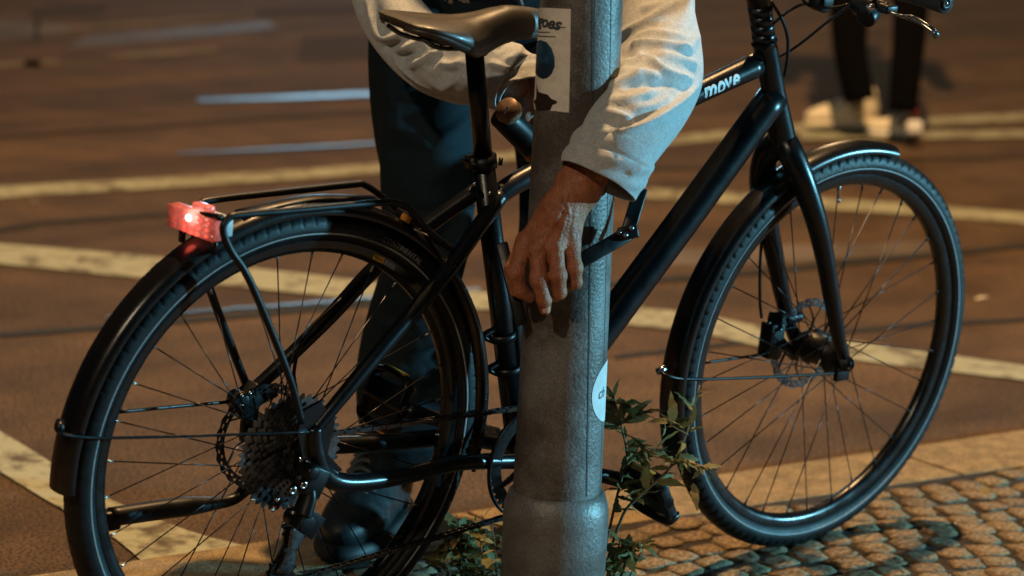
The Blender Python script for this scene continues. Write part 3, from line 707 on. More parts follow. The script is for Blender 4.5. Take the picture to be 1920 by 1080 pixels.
Fc += [(i * K, o2 + i * K, o2 + (i + 1) * K, (i + 1) * K) for i in range(n_ - 1)] + [(i * K + K - 1, (i + 1) * K + K - 1, o2 + (i + 1) * K + K - 1, o2 + i * K + K - 1) for i in range(n_ - 1)]
Fc += [(k, k + 1, o2 + k + 1, o2 + k) for k in range(K - 1)] + [((n_ - 1) * K + k, o2 + (n_ - 1) * K + k, o2 + (n_ - 1) * K + k + 1, (n_ - 1) * K + k + 1) for k in range(K - 1)]
mb = MB().add(V + V2, Fc); obj('saddle_cover', mb, M['saddle'], sad)
for s in (-1, 1):
    rodpart('saddle_rail', [(X0 + .02, s * .040, .955), (X0 + .05, s * .036, .940), (X0 + .10, s * .024, .932), (X0 + .17, s * .022, .934), (X0 + .22, s * .014, .950), (X0 + .265, s * .006, .962)], .0035, M['steel'], 8, sad)
mb = MB(); tube(mb, [(X0 + .030, -.050, .962), (X0 + .022, -.03, .966), (X0 + .018, 0, .967), (X0 + .022, .03, .966), (X0 + .030, .050, .962)], .006, 8, ref=(0, 0, 1), flat=.6); obj('saddle_rear_frame', mb, M['black'], sad)

# fork
fk = empty('fork', bike)
def F_(px, py, y):  # point on the steered sheet
    n = SS @ A((0, 1, 0)); C, d = ray(px, py, 'b'); c = HUBF + n * y; return C + ((c - C) @ n) / (d @ n) * d
n_s = SS @ A((0, 1, 0)); c0f = htB - axS * .006
mb = MB(); tube(mb, [c0f - n_s * .006, F_(1484, 290, -.021), F_(1504, 335, -.037), F_(1528, 405, -.049), F_(1545, 475, -.053), F_(1560, 560, -.055), F_(1574, 640, -.056), F_(1588, 690, -.057)], [.0225, .0215, .0205, .0185, .0165, .0145, .0118, .0100], 18, ref=(0, 1, 0)); obj('fork_blade', mb, M['frame'], fk)
mb = MB(); tube(mb, [c0f + n_s * .006, F_(1438, 292, .026), F_(1427, 345, .041), F_(1440, 420, .050), F_(1452, 480, .053), F_(1468, 560, .055), F_(1480, 605, .056), F_(1494, 648, .057)], [.0235, .0225, .020, .0180, .0160, .0140, .0118, .0105], 18, ref=(0, 1, 0)); obj('fork_blade', mb, M['frame'], fk)
mb = MB(); cyl(mb, htB - axS * .016, htB + axS * .001, .0240, 24); obj('fork_crown', mb, M['frame'], fk)
mb = MB(); cyl(mb, F_(1588, 682, -.056), F_(1588, 682, -.070), .013, 18); cyl(mb, F_(1588, 682, -.070), F_(1588, 682, -.078), .008, 14); box(mb, F_(1578, 700, -.060), (.03, .010, .024)); obj('fork_end', mb, M['black'], fk, bevel=.001)
mb = MB(); cyl(mb, F_(1590, 688, -.078), F_(1590, 688, -.0795), .004, 10); obj('axle_cap', mb, M['bright'], fk)
# front brake calliper and hose (far side)
cal = empty('brake_caliper', bike)
mb = MB(); c1 = F_(1447, 612, .05); c2 = F_(1446, 660, .05)
cyl(mb, F_(1440, 600, .062), F_(1470, 605, .040), .017, 16); cyl(mb, F_(1438, 655, .062), F_(1462, 660, .040), .015, 16); box(mb, (c1 + c2) / 2, (.034, .028, .062)); cyl(mb, F_(1470, 598, .05), F_(1500, 592, .05), .011, 12); cyl(mb, F_(1462, 640, .05), F_(1490, 668, .05), .010, 12)
obj('caliper_body', mb, M['black'], cal, bevel=.003)
for q in ((1441, 606), (1452, 628), (1440, 660), (1463, 618)):
    mb = MB(); cyl(mb, F_(*q, .034), F_(*q, .030), .0035, 8); obj('caliper_bolt', mb, M['steel'], cal)
rodpart('brake_hose', [F_(1428, 596, .055), F_(1425, 560, .056), F_(1426, 480, .056), F_(1434, 400, .055), F_(1444, 330, .05)], .0027, M['black'], 8)
rodpart('brake_hose', [P(556, 735, .06), P(552, 690, .05), P(575, 625, .045), P(640, 560, .05)], .0027, M['black'], 8)
cal2 = empty('brake_caliper', bike)
mb = MB(); box(mb, P(462, 750, .062), (.05, .026, .034), [(.8, 0, .6), (0, 1, 0), (-.6, 0, .8)]); cyl(mb, P(440, 745, .07), P(452, 752, .045), .014, 14); box(mb, P(494, 742, .066), (.045, .012, .020), [(.95, 0, .3), (0, 1, 0), (-.3, 0, .95)]); box(mb, P(467, 790, .062), (.026, .012, .06)); obj('caliper_body', mb, M['black'], cal2, bevel=.003)
for q in ((452, 742), (468, 738), (452, 760)):
    mb = MB(); cyl(mb, P(*q, .046), P(*q, .040), .0032, 8); obj('caliper_bolt', mb, M['steel'], cal2)
# kickstand
rodpart('kickstand', [P(462, 915, .07), P(440, 935, .072), P(400, 944, .074), P(320, 953, .078), P(205, 970, .082)], [.011, .0085, .0085, .010, .0145, .0145, .014], M['black'], 12)
mb = MB(); box(mb, P(206, 975, .082), (.030, .022, .030)); obj('kickstand_foot', mb, M['black'], bike, bevel=.006)

# cranks, chainring, pedals
cr = empty('crankset', bike)
YC = -.046
mb, _ = sprocket(44, 0, th=.0028, inner=.070)
for k in range(4):
    a = .5 + k * math.pi / 2; tube(mb, [(.012 * math.cos(a), 0, .012 * math.sin(a)), (.073 * math.cos(a), 0, .073 * math.sin(a))], [.012, .006], 8, n=1, smooth=False, flat=.35, ref=(0, 1, 0))
o = obj('chainring', mb, M['black'], cr, smooth=False); o.location = Vector(BB + A((0, YC, 0)))
mb = MB(); lathe(mb, [(.095, -.003), (.099, -.003), (.099, .003), (.095, .003)], 80); o = obj('chain_guard', mb, M['black'], cr); o.location = Vector(BB + A((0, YC - .006, 0)))
PN = BB + A((.163, -.085, -.050)); PF = BB + A((-.160, .085, .058))
mb = MB(); tube(mb, [BB + A((0, -.060, 0)), BB * .5 + PN * .5 + A((0, -.030, 0)), PN + A((0, .0, 0))], [.016, .011, .013], 12, ref=(0, 1, 0), flat=1.0); obj('crank_arm', mb, M['black'], cr)
mb = MB(); tube(mb, [BB + A((0, .055, 0)), BB * .5 + PF * .5 + A((0, .030, 0)), PF], [.016, .011, .013], 12, ref=(0, 1, 0)); obj('crank_arm', mb, M['black'], cr)
def pedal(c, s, rot):
    p = empty('pedal', bike)
    ax = np.array([[math.cos(rot), 0, math.sin(rot)], [0, 1, 0], [-math.sin(rot), 0, math.cos(rot)]])
    for q in (-1, 1):
        mb = MB(); y0 = c[1] + s * .052; base = A((c[0], y0, c[2])) + ax[0] * q * .040
        tube(mb, [base + A((0, -.046, 0)) - ax[0] * q * .012, base + A((0, -.036, 0)), base + ax[0] * q * .004, base + A((0, .036, 0)), base + A((0, .046, 0)) - ax[0] * q * .012], .0125, 10, ref=tuple(ax[2]), flat=.45, n=5); obj('pedal_cage', mb, M['black'], p)
        mb = MB(); box(mb, base + ax[0] * q * .0085, (.003, .052, .012), ax); obj('pedal_reflector', mb, M['amber'], p)
    mb = MB(); cyl(mb, A((c[0], c[1] - s * .005, c[2])), A((c[0], c[1] + s * .098, c[2])), .011, 14); box(mb, A((c[0], c[1] + s * .014, c[2])), (.082, .014, .018), ax); box(mb, A((c[0], c[1] + s * .092, c[2])), (.082, .012, .018), ax); box(mb, A((c[0], c[1] + s * .052, c[2])), (.056, .078, .013), ax); obj('pedal_body', mb, M['black'], p, bevel=.002)
    return p
pedal(PN, -1, R_(-62)); pedal(PF, 1, R_(72))
# chain
def chain_path():
    y1 = -.0555 + 2 * .0036; r1 = .031; r2 = .0895; n = 40
    c1 = HUBR; c2 = BB; jc = P(556, 985, -.048) * A((1, 0, 1)); tc = P(527, 1072, -.048) * A((1, 0, 1))   # guide and tension wheels
    pts = []
    # top run: from the chainring top back to the sprocket top
    d = c2 - c1; L = np.linalg.norm(d[[0, 2]]); th = math.atan2(d[2], d[0]); al = math.asin((r2 - r1) / L)
    top = th + math.pi / 2 + al * 1.0
    def arc(c, r, a0, a1, y0, y1_, m=24):
        for i in range(m + 1):
            t = i / m; a = a0 + (a1 - a0) * t; pts.append(A((c[0] + r * math.cos(a), y0 + (y1_ - y0) * t, c[2] + r * math.sin(a))))
    arc(c1, r1, top, top + R_(178), y1, y1)               # round the back of the sprocket
    pts.append(jc + A((.024, y1, .004)))
    arc(jc, .020, R_(15), R_(-95), y1, y1, 8)
    arc(tc, .020, R_(100), R_(262), y1, y1, 12)
    a0 = R_(-106); arc(c2, r2, a0, a0 + R_(202), YC, YC, 36)
    return pts
pts = chain_path(); pts.append(pts[0]); pts = np.array(pts)
Ls = np.r_[0, np.cumsum(np.linalg.norm(np.diff(pts, axis=0), axis=1))]; total = Ls[-1]; nl = int(total / .0127)
ch = empty('chain', bike)
def linkmesh(outer):
    mb = MB(); w = .0042 if outer else .0028
    for s in (-1, 1):
        pr = []
        for k in range(10):
            a = 2 * math.pi * k / 10; cx = .00635 * (1 if math.cos(a) > 0 else -1); pr.append((cx + .0043 * math.cos(a), .0043 * math.sin(a) * (.72 if abs(math.cos(a)) < .4 else 1)))
        prism(mb, pr, s * w - .0005, s * w + .0005)
    for cx in (-.00635,): cyl(mb, (cx, -.0050, 0), (cx, .0050, 0), .0023, 6)
    me = mesh(mb, 'chain_link', False); me.materials.append(M['chain']); return me
lm = [linkmesh(True), linkmesh(False)]
for i in range(nl):
    s0, s1 = total * i / nl, total * (i + 1) / nl
    a = np.array([np.interp(s0, Ls, pts[:, k]) for k in range(3)]); b = np.array([np.interp(s1, Ls, pts[:, k]) for k in range(3)])
    t = (b - a) / np.linalg.norm(b - a); up = np.cross(t, A((0, 1, 0))); up /= np.linalg.norm(up); yv = np.cross(up, t)
    o = link('chain_link', lm[i % 2], None, ch); o.matrix_local = m4(np.stack([t, yv, up], 1), (a + b) / 2)
# derailleur
dr = empty('rear_derailleur', bike)
yd = -.0555 + 2 * .0036
JC = P(556, 985, yd); TC = P(527, 1072, yd); K1 = P(588, 902, -.082); K2 = P(566, 965, -.086)
mb = MB(); box(mb, K1, (.034, .020, .046), [(.9, 0, -.44), (0, 1, 0), (.44, 0, .9)]); cyl(mb, K1 + A((-.008, .02, .016)), K1 + A((-.008, -.012, .016)), .011, 16); obj('derailleur_knuckle', mb, M['black'], dr, bevel=.004)
mb = MB(); tube(mb, [K1 + A((-.008, 0, -.01)), (K1 + K2) / 2, K2], [.013, .016, .019], 12, flat=.7, ref=(0, 1, 0)); box(mb, K2 + A((.010, 0, -.012)), (.042, .022, .036), [(.8, .1, -.6), (0, 1, 0), (.6, 0, .8)]); cyl(mb, K2 + A((.002, .03, -.012)), K2 + A((.002, -.014, -.012)), .014, 16); obj('derailleur_body', mb, M['black'], dr, bevel=.004)
for yy in (yd - .008, yd + .008):
    mb = MB(); tube(mb, [JC, (JC + TC) / 2, TC], [.017, .009, .016], 10, ref=(0, 1, 0), flat=1, n=5)
    V = np.array(mb.v); V[:, 1] = yy + (V[:, 1] - yd) * .12; mb.v = [tuple(v) for v in V]; obj('derailleur_cage', mb, M['steel'], dr)
for c in (JC, TC):
    mb, _ = sprocket(11, 0, th=.004, inner=.004); o = obj('jockey_wheel', mb, M['black'], dr, smooth=False); o.location = Vector(c)
for q in ((550, 920), (570, 910)):
    mb = MB(); p = P(*q, -.090); lathe(mb, [(.0025, -.001), (.006, -.001), (.006, .002), (.0025, .002)], 14); o = obj('derailleur_bolt', mb, M['bright'], dr); o.location = Vector(p)
for q in ((476, 938), (512, 957), (522, 938), (552, 962)):
    mb = MB(); p = P(*q, -.09); cyl(mb, p, p + A((0, .006, 0)), .0028, 8); obj('derailleur_bolt', mb, M['bright'], dr)

# lock holder straps on the seat tube
hd = empty('lock_holder', bike)
for (x, y) in ((915, 628), (925, 690)):
    mb = MB(); c = P(x + 26, y, 0)
    lathe(mb, [(.0205, -.006), (.022, -.006), (.022, .006), (.0205, .006)], 24, axis='z'); V = np.array(mb.v); ax = -cdir
    yv = A((0, 1, 0)); xv = np.cross(yv, ax); mb.v = [tuple(c + xv * v[0] + yv * v[1] + ax * v[2]) for v in V]
    tube(mb, [P(x + 14, y - 12, 0), P(x - 4, y - 2, 0), P(x - 8, y + 4, 0), P(x + 8, y + 12, 0)], .0065, 8, flat=.6); obj('holder_strap', mb, M['black'], hd)
mb = MB(); box(mb, P(948, 660, 0) + A((.022, 0, 0)), (.022, .036, .13), [xv, yv, ax]); obj('holder_case', mb, M['black'], hd, bevel=.004)

# steerer spacers, stem, handlebar
hb = empty('handlebar', bike)
mb = MB(); 
sp0 = htT; L0 = 0
for k in range(4): cyl(mb, htT + axS * (.001 + k * .016), htT + axS * (.0166 + k * .016), .0188 if k != 3 else .0198, 24)
obj('headset_spacers', mb, M['frame'], bike)
stc = htT + axS * .088; barc = A((.905, 0, 1.030))
mb = MB(); cyl(mb, htT + axS * .066, htT + axS * .112, .020, 20); tube(mb, [stc, barc], [.019, .016], 16, n=1, smooth=False); cyl(mb, barc + A((0, -.024, 0)), barc + A((0, .024, 0)), .022, 20); obj('stem', mb, M['frame'], hb)
mb = MB(); ge = P(1768, 4, -.33); tube(mb, [A((ge[0], -.335, ge[2])), barc + A((0, -.16, .002)), barc + A((0, -.06, 0)), barc, barc + A((0, .06, 0)), barc + A((0, .16, .002)), A((ge[0], .335, ge[2]))], .0111, 14); obj('handlebar_tube', mb, M['frame'], hb)
for s in (-1, 1):
    mb = MB(); e = A((ge[0], s * .336, ge[2])); i_ = A((ge[0] + .002, s * .215, ge[2])); tube(mb, [e, e * .96 + i_ * .04, e * .5 + i_ * .5, i_], [.0150, .0168, .0158, .0165], 18, n=4); obj('grip', mb, M['grip'], hb)
    mb = MB(); lathe(mb, [(.004, -.002), (.0105, -.002), (.0112, 0), (.0105, .002), (.004, .002)], 20); o = obj('bar_end_plug', mb, M['black'], hb); o.location = Vector(e + A((0, s * .001, 0)))
    mb = MB(); cyl(mb, e + A((0, s * .0015, 0)), e + A((0, s * .0035, 0)), .0032, 12); obj('end_screw', mb, M['bright'], hb)
# brake lever near side
yb = -.19
lv = empty('brake_lever', bike); lcl = A((.915, yb, 1.022))
mb = MB(); cyl(mb, A((ge[0], yb - .012, ge[2])), A((ge[0], yb + .012, ge[2])), .018, 16); box(mb, P(1664, 16, yb), (.026, .022, .014)); cyl(mb, P(1664, 14, yb), P(1640, 6, yb + .04), .008, 12); obj('lever_clamp', mb, M['black'], lv, bevel=.003)
mb = MB(); LA = [P(1668, 24, -.20), P(1695, 32, -.225), P(1722, 42, -.26), P(1742, 56, -.285), P(1752, 64, -.297)]
LB = [P(1668, 24, -.20), P(1690, 30, -.222), P(1712, 32, -.26), P(1738, 46, -.292), P(1754, 58, -.303)]
tube(mb, LA, .0026, 8); tube(mb, LB, .0026, 8); cyl(mb, P(1749, 58, -.298), P(1757, 68, -.302), .0058, 12); obj('lever_blade', mb, M['steel'], lv)
# shifter / bell lumps by the stem
mb = MB(); c = P(1625, 12, -.14); cyl(mb, c + A((0, -.02, 0)), c + A((0, .02, 0)), .018, 18); cyl(mb, P(1622, 36, -.15), P(1632, 24, -.145), .0165, 16); obj('gear_shifter', mb, M['black'], hb, bevel=.003)
mb = MB(); cyl(mb, P(1631, 8, -.165), P(1634, 18, -.168), .007, 14); obj('shifter_cap', mb, M['bright'], hb)
mb = MB(); c = P(1540, 2, -.07); cyl(mb, c + A((0, -.012, 0)), c + A((0, .012, 0)), .017, 18); obj('bell', mb, M['black'], hb, bevel=.002)
rodpart('cable', [P(1535, 4, -.07), P(1505, 8, -.05), P(1480, 20, -.04), P(1462, 34, -.03), P(1450, 44, -.02)], .0026, M['black'], 8)
rodpart('cable', [P(1445, 2, -.05), P(1466, 36, -.05), P(1477, 72, -.045), P(1476, 112, -.04), P(1471, 142, -.03)], .0028, M['black'], 8)
rodpart('cable', [P(1600, 6, -.12), P(1558, 36, -.09), P(1507, 77, -.05), P(1480, 96, -.02), P(1462, 106, .01)], .0024, M['black'], 8)
rodpart('cable', [P(1500, -6, -.05), P(1520, 12, -.06), P(1560, 14, -.09), P(1590, 8, -.11)], .0022, M['black'], 8)
# valve
mb = MB(); a = F_(1575, 338, 0); b = F_(1572, 372, 0); cyl(mb, a, b, .0026, 8); cyl(mb, b, F_(1572, 380, 0), .0032, 8); obj('valve', mb, M['bright'], bike)

# tyre lettering and rim labels
def ringtext(s, size, r0, a_start, y, parent, m, squeeze=1.0, outward=True, name='tyre_lettering', ext=.0004):
    me = text_mesh(s, size, .15, ext, 1.05)
    def fn(x, y_, z):
        a = a_start - x * squeeze / r0; r = r0 + y_
        dy = math.sqrt(max(1e-8, .0212 ** 2 - (r - .3305) ** 2)) if y is None else abs(y)
        return ((r) * math.cos(a), -(dy + .0004 + z), r * math.sin(a))
    return mark(warp(me, fn), name, m, parent)
pa = P(716, 450, -.02); ringtext("CONTINENTAL", .0118, .3300, math.atan2(pa[2] - RT, pa[0]), None, hr, M['greyprint'])
pa = F_(1535, 330, -.02); ringtext("CONTINENTAL  CONTINENTAL", .0075, .3290, angF(pa), None, hf, M['greyprint'])
def ringlabel(a0, a1, r0, r1, y, parent, m, name):
    mb = MB(); lathe(mb, [(r0, y), (r1, y), (r1, y + .0003), (r0, y + .0003)], 10, a0=a0, a1=a1); return obj(name, mb, m, parent)
a1 = math.atan2(P(702, 478, -.0135)[2] - RT, P(702, 478, -.0135)[0]); a2 = math.atan2(P(722, 490, -.0135)[2] - RT, P(722, 490, -.0135)[0]); a3 = math.atan2(P(742, 503, -.0135)[2] - RT, P(742, 503, -.0135)[0])
ringlabel(a2 + .004, a1, .3010, .3095, -.0134, hr, M['yellow'], 'rim_label'); ringlabel(a3, a2 - .002, .3010, .3095, -.0134, hr, M['greylabel'], 'rim_label')
ringtext("MADE", .0068, .3030, a1 - .004, .0134, hr, M['seam'], .9, name='label_lettering', ext=.0001)
pa, pb = F_(1535, 1002, -.0135), F_(1560, 990, -.0135)

# ------------------------------------------------------------------ street post
post = thing('street_post', 'round grey galvanised steel post with torn stickers in front of the bicycle', 'post')
pb_ = P(1070, 300, -.125); pw = MB2W @ pb_; pcx = D(1078, 250, float((pw - Cw) @ FWD)); PX, PY = pcx[0], pcx[1]
def hit(px, py, r):
    C, d = ray(px, py); a = d[0] ** 2 + d[1] ** 2; ox, oy = C[0] - PX, C[1] - PY; b = ox * d[0] + oy * d[1]; c = ox * ox + oy * oy - r * r
    disc = b * b - a * c; t = (-b - math.sqrt(max(disc, 0))) / a; p = C + t * d; return math.atan2(p[1] - PY, p[0] - PX), p[2]
zc = hit(1046, 958, .066)[1]; z_top = hit(1086, 100, .06)[1]
def prad(z): return .0601 + (z_top - z) * .0087
zz = [zc + .02, .2 + zc, .6, 1.0, 1.5, 4.5]
mb = MB(); lathe(mb, [(prad(z), z) for z in np.r_[zc + .003, np.linspace(zc + .02, 1.6, 30), 4.5]], 72, axis='z', closed_prof=False, c=(PX, PY, 0)); obj('post_shaft', mb, M['zinc'], post)
rb = prad(zc)
mb = MB(); lathe(mb, [(rb + .0005, zc + .014), (rb + .006, zc + .010), (rb + .0125, zc - .012), (rb + .0135, zc - .03), (rb + .0125, zc - .1), (rb + .013, -.05)], 72, axis='z', closed_prof=False, c=(PX, PY, 0)); obj('post_base', mb, M['zinc2'], post)
def strip(px0, py0, px1, py1, w, m, name, off=.0006):
    a0, z0 = hit(px0, py0, prad(.5)); a1, z1 = hit(px1, py1, prad(.5)); V = []
    for i in range(20):
        t = i / 19; z = z0 + (z1 - z0) * t; a = a0 + (a1 - a0) * t; r = prad(z) + off
        for s in (-1, 1): aa = a + s * w / 2 / r; V.append((PX + r * math.cos(aa), PY + r * math.sin(aa), z))
    return obj(name, MB().add(V, [(2 * i, 2 * i + 1, 2 * i + 3, 2 * i + 2) for i in range(19)]), m, post)
strip(1116, 0, 1098, 930, .0022, M['seam'], 'post_seam'); strip(1150, 0, 1122, 930, .0012, M['seam'], 'post_seam')
def decal(outline, m, name, off, mid=None, parent=post):
    """a thin sheet on the post; outline traced, filled as a fan grid"""
    pts = []
    for (x, y) in outline: a, z = hit(x, y, prad(.8)); pts.append((a, z))
    amean = pts[0][0]; q = [((a - amean + math.pi) % (2 * math.pi) - math.pi, z) for a, z in pts]
    bm = bmesh.new(); vs = [bm.verts.new((a, z, 0)) for a, z in q]; f = bm.faces.new(vs); bmesh.ops.triangulate(bm, faces=[f])
    for _ in range(4): bmesh.ops.subdivide_edges(bm, edges=[e for e in bm.edges if e.calc_length() > .06], cuts=1); bmesh.ops.triangulate(bm, faces=bm.faces)
    for v in bm.verts:
        a, z = v.co.x + amean, v.co.y; r = prad(z) + off; v.co = (PX + r * math.cos(a), PY + r * math.sin(a), z)
    me = bpy.data.meshes.new(name); bm.to_mesh(me); bm.free(); me.polygons.foreach_set('use_smooth', [True] * len(me.polygons)); return link(name, me, m, parent)
stk = empty('notice_sticker', post)
decal([(1002, 14), (1035, 15), (1070, 17), (1069, 110), (1067, 211), (1040, 208), (1003, 205), (997, 190), (1000, 100)], M['paper'], 'sticker_sheet', .0007, parent=stk)
decal([(1006, 78), (1014, 75), (1025, 79), (1034, 90), (1040, 108), (1040, 125), (1035, 138), (1027, 146), (1018, 148), (1010, 144), (1003, 134)], M['teal'], 'sticker_oval', .0011, parent=stk)
decal([(1009, 122), (1018, 118), (1030, 120), (1036, 128), (1034, 138), (1027, 146), (1018, 148), (1010, 144), (1006, 134)], M['tealdark'], 'sticker_oval_shade', .0014, parent=stk)
decal([(1007, 157), (1010, 172), (1027, 177), (1034, 185), (1044, 189), (1045, 193), (1036, 197), (1032, 207), (1006, 206), (1004, 195), (1001, 190), (1006, 186)], M['rust'], 'torn_patch', .0013, parent=stk)
def posttext(s, px, py, h, m, shear, parent, tilt=0, squeeze=1, name='sticker_lettering', off=.0012, fat=0):
    a0, z0 = hit(px, py, prad(.8)); me = text_mesh(s, h, shear, .0001, offset=fat)
    def fn(x, y, z):
        zz = z0 + y + x * tilt; r = prad(zz) + off + z; a = a0 + x * squeeze / r; return (PX + r * math.cos(a), PY + r * math.sin(a), zz)
    return mark(warp(me, fn), name, m, parent)
posttext('ngoes', 1007, 44, .024, M['ink'], .35, stk, -.02, 1.15, fat=.0008)
for (x0, y0, x1, y1) in ((1022, 50, 1060, 51.5), (1007, 60, 1031, 60.5), (1006, 67, 1042, 69)):
    decal([(x0, y0 - .9), (x1, y1 - .9), (x1, y1 + .9), (x0, y0 + .9)], M['ink'], 'text_line', .0012, parent=stk)
rs = empty('round_sticker', post)
cxa, cza = hit(1131, 737, prad(.3)); V = [];
me_c = bpy.data.meshes.new('round'); bm = bmesh.new(); bmesh.ops.create_circle(bm, cap_ends=True, cap_tris=True, segments=48, radius=.0465)
for _ in range(3): bmesh.ops.subdivide_edges(bm, edges=[e for e in bm.edges if e.calc_length() > .01], cuts=1); bmesh.ops.triangulate(bm, faces=bm.faces)
a_l, _z = hit(1110.5, 740, prad(.3))
for v in bm.verts:
    z = cza + v.co.y; r = prad(z) + .0007; a = a_l + (v.co.x + .0465) / r; v.co = (PX + r * math.cos(a), PY + r * math.sin(a), z)
bm.to_mesh(me_c); bm.free(); link('round_sheet', me_c, M['paperwhite'], rs)
posttext('ch', 1116.5, 748, .024, M['ink'], .3, rs, 0, .9, off=.001)

# ------------------------------------------------------------------ people
CF = np.stack([RIGHT, UP, -FWD])   # view-aligned axes used only to lay out the hands
man = thing('person', 'person in grey sweatshirt and dark trousers locking the bicycle to the post', 'person')
def cyl_sleeve(name, ctr, rad, dep, lines, m, parent, NV=150, NU=130, rB=.92, noise=.0012, seed=1, thick=True, seams=None):
    """cloth sleeve along traced centres; folds are raised ridges"""
    n = len(ctr); c3 = np.array([D(c[0], c[1], d) for c, d in zip(ctr, dep)]); path = spline(list(c3), 12)
    rr = np.interp(np.linspace(0, 1, len(path)), np.linspace(0, 1, n), rad)
    u = np.linspace(0, 1, NV); Lp = np.r_[0, np.cumsum(np.linalg.norm(np.diff(path, axis=0), axis=1))]; Lp /= Lp[-1]
    path = np.stack([np.interp(u, Lp, path[:, k]) for k in range(3)], 1); rr = np.interp(u, Lp, rr)
    T, _, _ = frames(path); V = np.zeros((NV, NU, 3)); rs = np.random.default_rng(seed)
    ks = rs.normal(0, 1, (14, 4))
    for i in range(NV):
        N = np.cross(T[i], -FWD); N /= np.linalg.norm(N); B = np.cross(N, T[i]); B /= np.linalg.norm(B)
        a = np.linspace(0, 2 * math.pi, NU, endpoint=False)
        w = sum(np.sin(u[i] * (8 + 6 * abs(k[0])) + a * round(2 + abs(k[1]) * 2) + k[2] * 3) * k[3] for k in ks) * noise * .5
        V[i] = path[i] + (rr[i] + w)[:, None] * (np.cos(a)[:, None] * N + rB * np.sin(a)[:, None] * B)
    V = V.reshape(-1, 3)
    Fc = np.array([(i * NU + k, i * NU + (k + 1) % NU, (i + 1) * NU + (k + 1) % NU, (i + 1) * NU + k) for i in range(NV - 1) for k in range(NU)])
    Nn = vnormals(V, Fc); cen = np.repeat(path, NU, axis=0)
    if ((V - cen) * Nn).sum() < 0: Nn = -Nn
    V = creases(V, Nn, lines)
    me = arr_mesh(V, Fc, name); o = link(name, me, m, parent)
    if thick: md = o.modifiers.new('cloth', 'SOLIDIFY'); md.thickness = .0025; md.offset = -1
    return o, path, rr, T
sw = empty('sweatshirt', man)
H = .0072
foldsL = [([(1146, 74), (1215, 40), (1285, -4)], 7, H * 1.2), ([(1190, 74), (1230, 62), (1300, 74)], 7, H * .8), ([(1180, 92), (1205, 84), (1255, 88), (1300, 95)], 6, H * 1.5),
          ([(1158, 132), (1182, 118), (1208, 102)], 6, H * 1.4), ([(1208, 104), (1235, 128), (1262, 142), (1300, 150)], 6.5, H * 1.5), ([(1155, 140), (1195, 136), (1240, 146)], 7, H),
          ([(1138, 166), (1170, 152), (1210, 140)], 7, H * 1.2), ([(1130, 190), (1165, 188), (1195, 182), (1235, 170)], 8, H), ([(1126, 208), (1150, 214), (1190, 228)], 7, H * 1.2),
          ([(1098, 244), (1140, 248), (1185, 243), (1230, 222), (1275, 190), (1308, 160)], 6.5, H * 1.7), ([(1200, 20), (1240, 10), (1270, -10)], 8, H), ([(1225, 100), (1280, 112), (1308, 122)], 7, H * .8),
          ([(1175, 200), (1220, 200), (1262, 180)], 8, H * .6), ([(1262, 100), (1300, 80), (1308, 60)], 8, H * .6),
          ([(1160, 110), (1180, 106), (1200, 116)], 9, -H * .7), ([(1165, 165), (1215, 158), (1262, 160)], 7, -H * .8), ([(1120, 226), (1170, 236), (1230, 205)], 6, -H * .9)]
cyl_sleeve('sleeve', [(1150, -478), (1205, -400), (1225, -260), (1226, -130), (1228, -40), (1233, 30), (1238, 85), (1233, 140), (1207, 195), (1177, 240), (1154, 279), (1147, 292)],
           [.080, .084, .080, .070, .060, .057, .062, .067, .066, .063, .058, .055], [4.37, 4.37, 4.33, 4.24, 4.12, 4.05, 3.99, 3.94, 3.87, 3.82, 3.795, 3.79], foldsL, M['cotton'], sw, NV=240, seed=3)
cyl_sleeve('cuff', [(1157, 276), (1148, 291), (1135, 313), (1121, 339)], [.0600, .0625, .0625, .0600], [3.797, 3.792, 3.788, 3.785],
           [([(1082, 262), (1150, 282), (1222, 318)], 3.0, -.0030), ([(1058, 300), (1120, 330), (1190, 370)], 4, .0015), ([(1175, 330), (1200, 318), (1222, 310)], 8, .004)], M['cotton'], sw, NV=46, noise=.0006, seed=5)
gf = np.random.default_rng(12)
for k_ in range(13):
    a_ = R_(-48 + 8.5 * k_ + gf.uniform(-3, 3)); L0_, L1_ = gf.uniform(8, 45), gf.uniform(80, 140); c_ = (1166, 122)
    pm = [(c_[0] + L_ * math.cos(a_ + b_), c_[1] + L_ * math.sin(a_ + b_)) for L_, b_ in ((L0_, 0), ((L0_ + L1_) / 2, gf.uniform(-.10, .10)), (L1_, gf.uniform(-.05, .12)))]
    foldsL.append((pm, gf.uniform(3.0, 4.6), gf.uniform(.0020, .0036)))
for k_ in range(7):
    y_ = 180 + k_ * 11; foldsL.append(([(1120 + gf.uniform(0, 30) - k_ * 5, y_ + 10), (1175, y_ + gf.uniform(2, 12)), (1225 + gf.uniform(-15, 20), y_ - gf.uniform(0, 14))], gf.uniform(3, 4.5), gf.uniform(.0014, .0026)))
foldsR = [([(690, -8), (708, 60), (735, 72), (770, 62)], 9, .006), ([(716, 92), (745, 78), (770, 66)], 6, -.006), ([(740, 96), (770, 88), (800, 72)], 7, .004), ([(752, 108), (775, 96), (796, 84)], 6, -.006), ([(768, 128), (795, 108), (820, 92)], 7, .005),
          ([(776, 110), (800, 98), (818, 84)], 6, -.005), ([(800, 130), (815, 112), (826, 98)], 6, -.005), ([(735, 100), (762, 128), (795, 150), (830, 162), (862, 146)], 7, .006), ([(822, 118), (850, 124), (870, 112)], 8, .004), ([(838, 142), (848, 134), (858, 132)], 9, -.005),
          ([(915, 118), (945, 128), (985, 138)], 8, .004), ([(960, 60), (975, 85), (968, 105), (940, 118)], 7, .004), ([(912, 130), (950, 138), (1000, 128)], 7, -.004), ([(925, 95), (950, 80), (975, 60)], 7, -.003)]
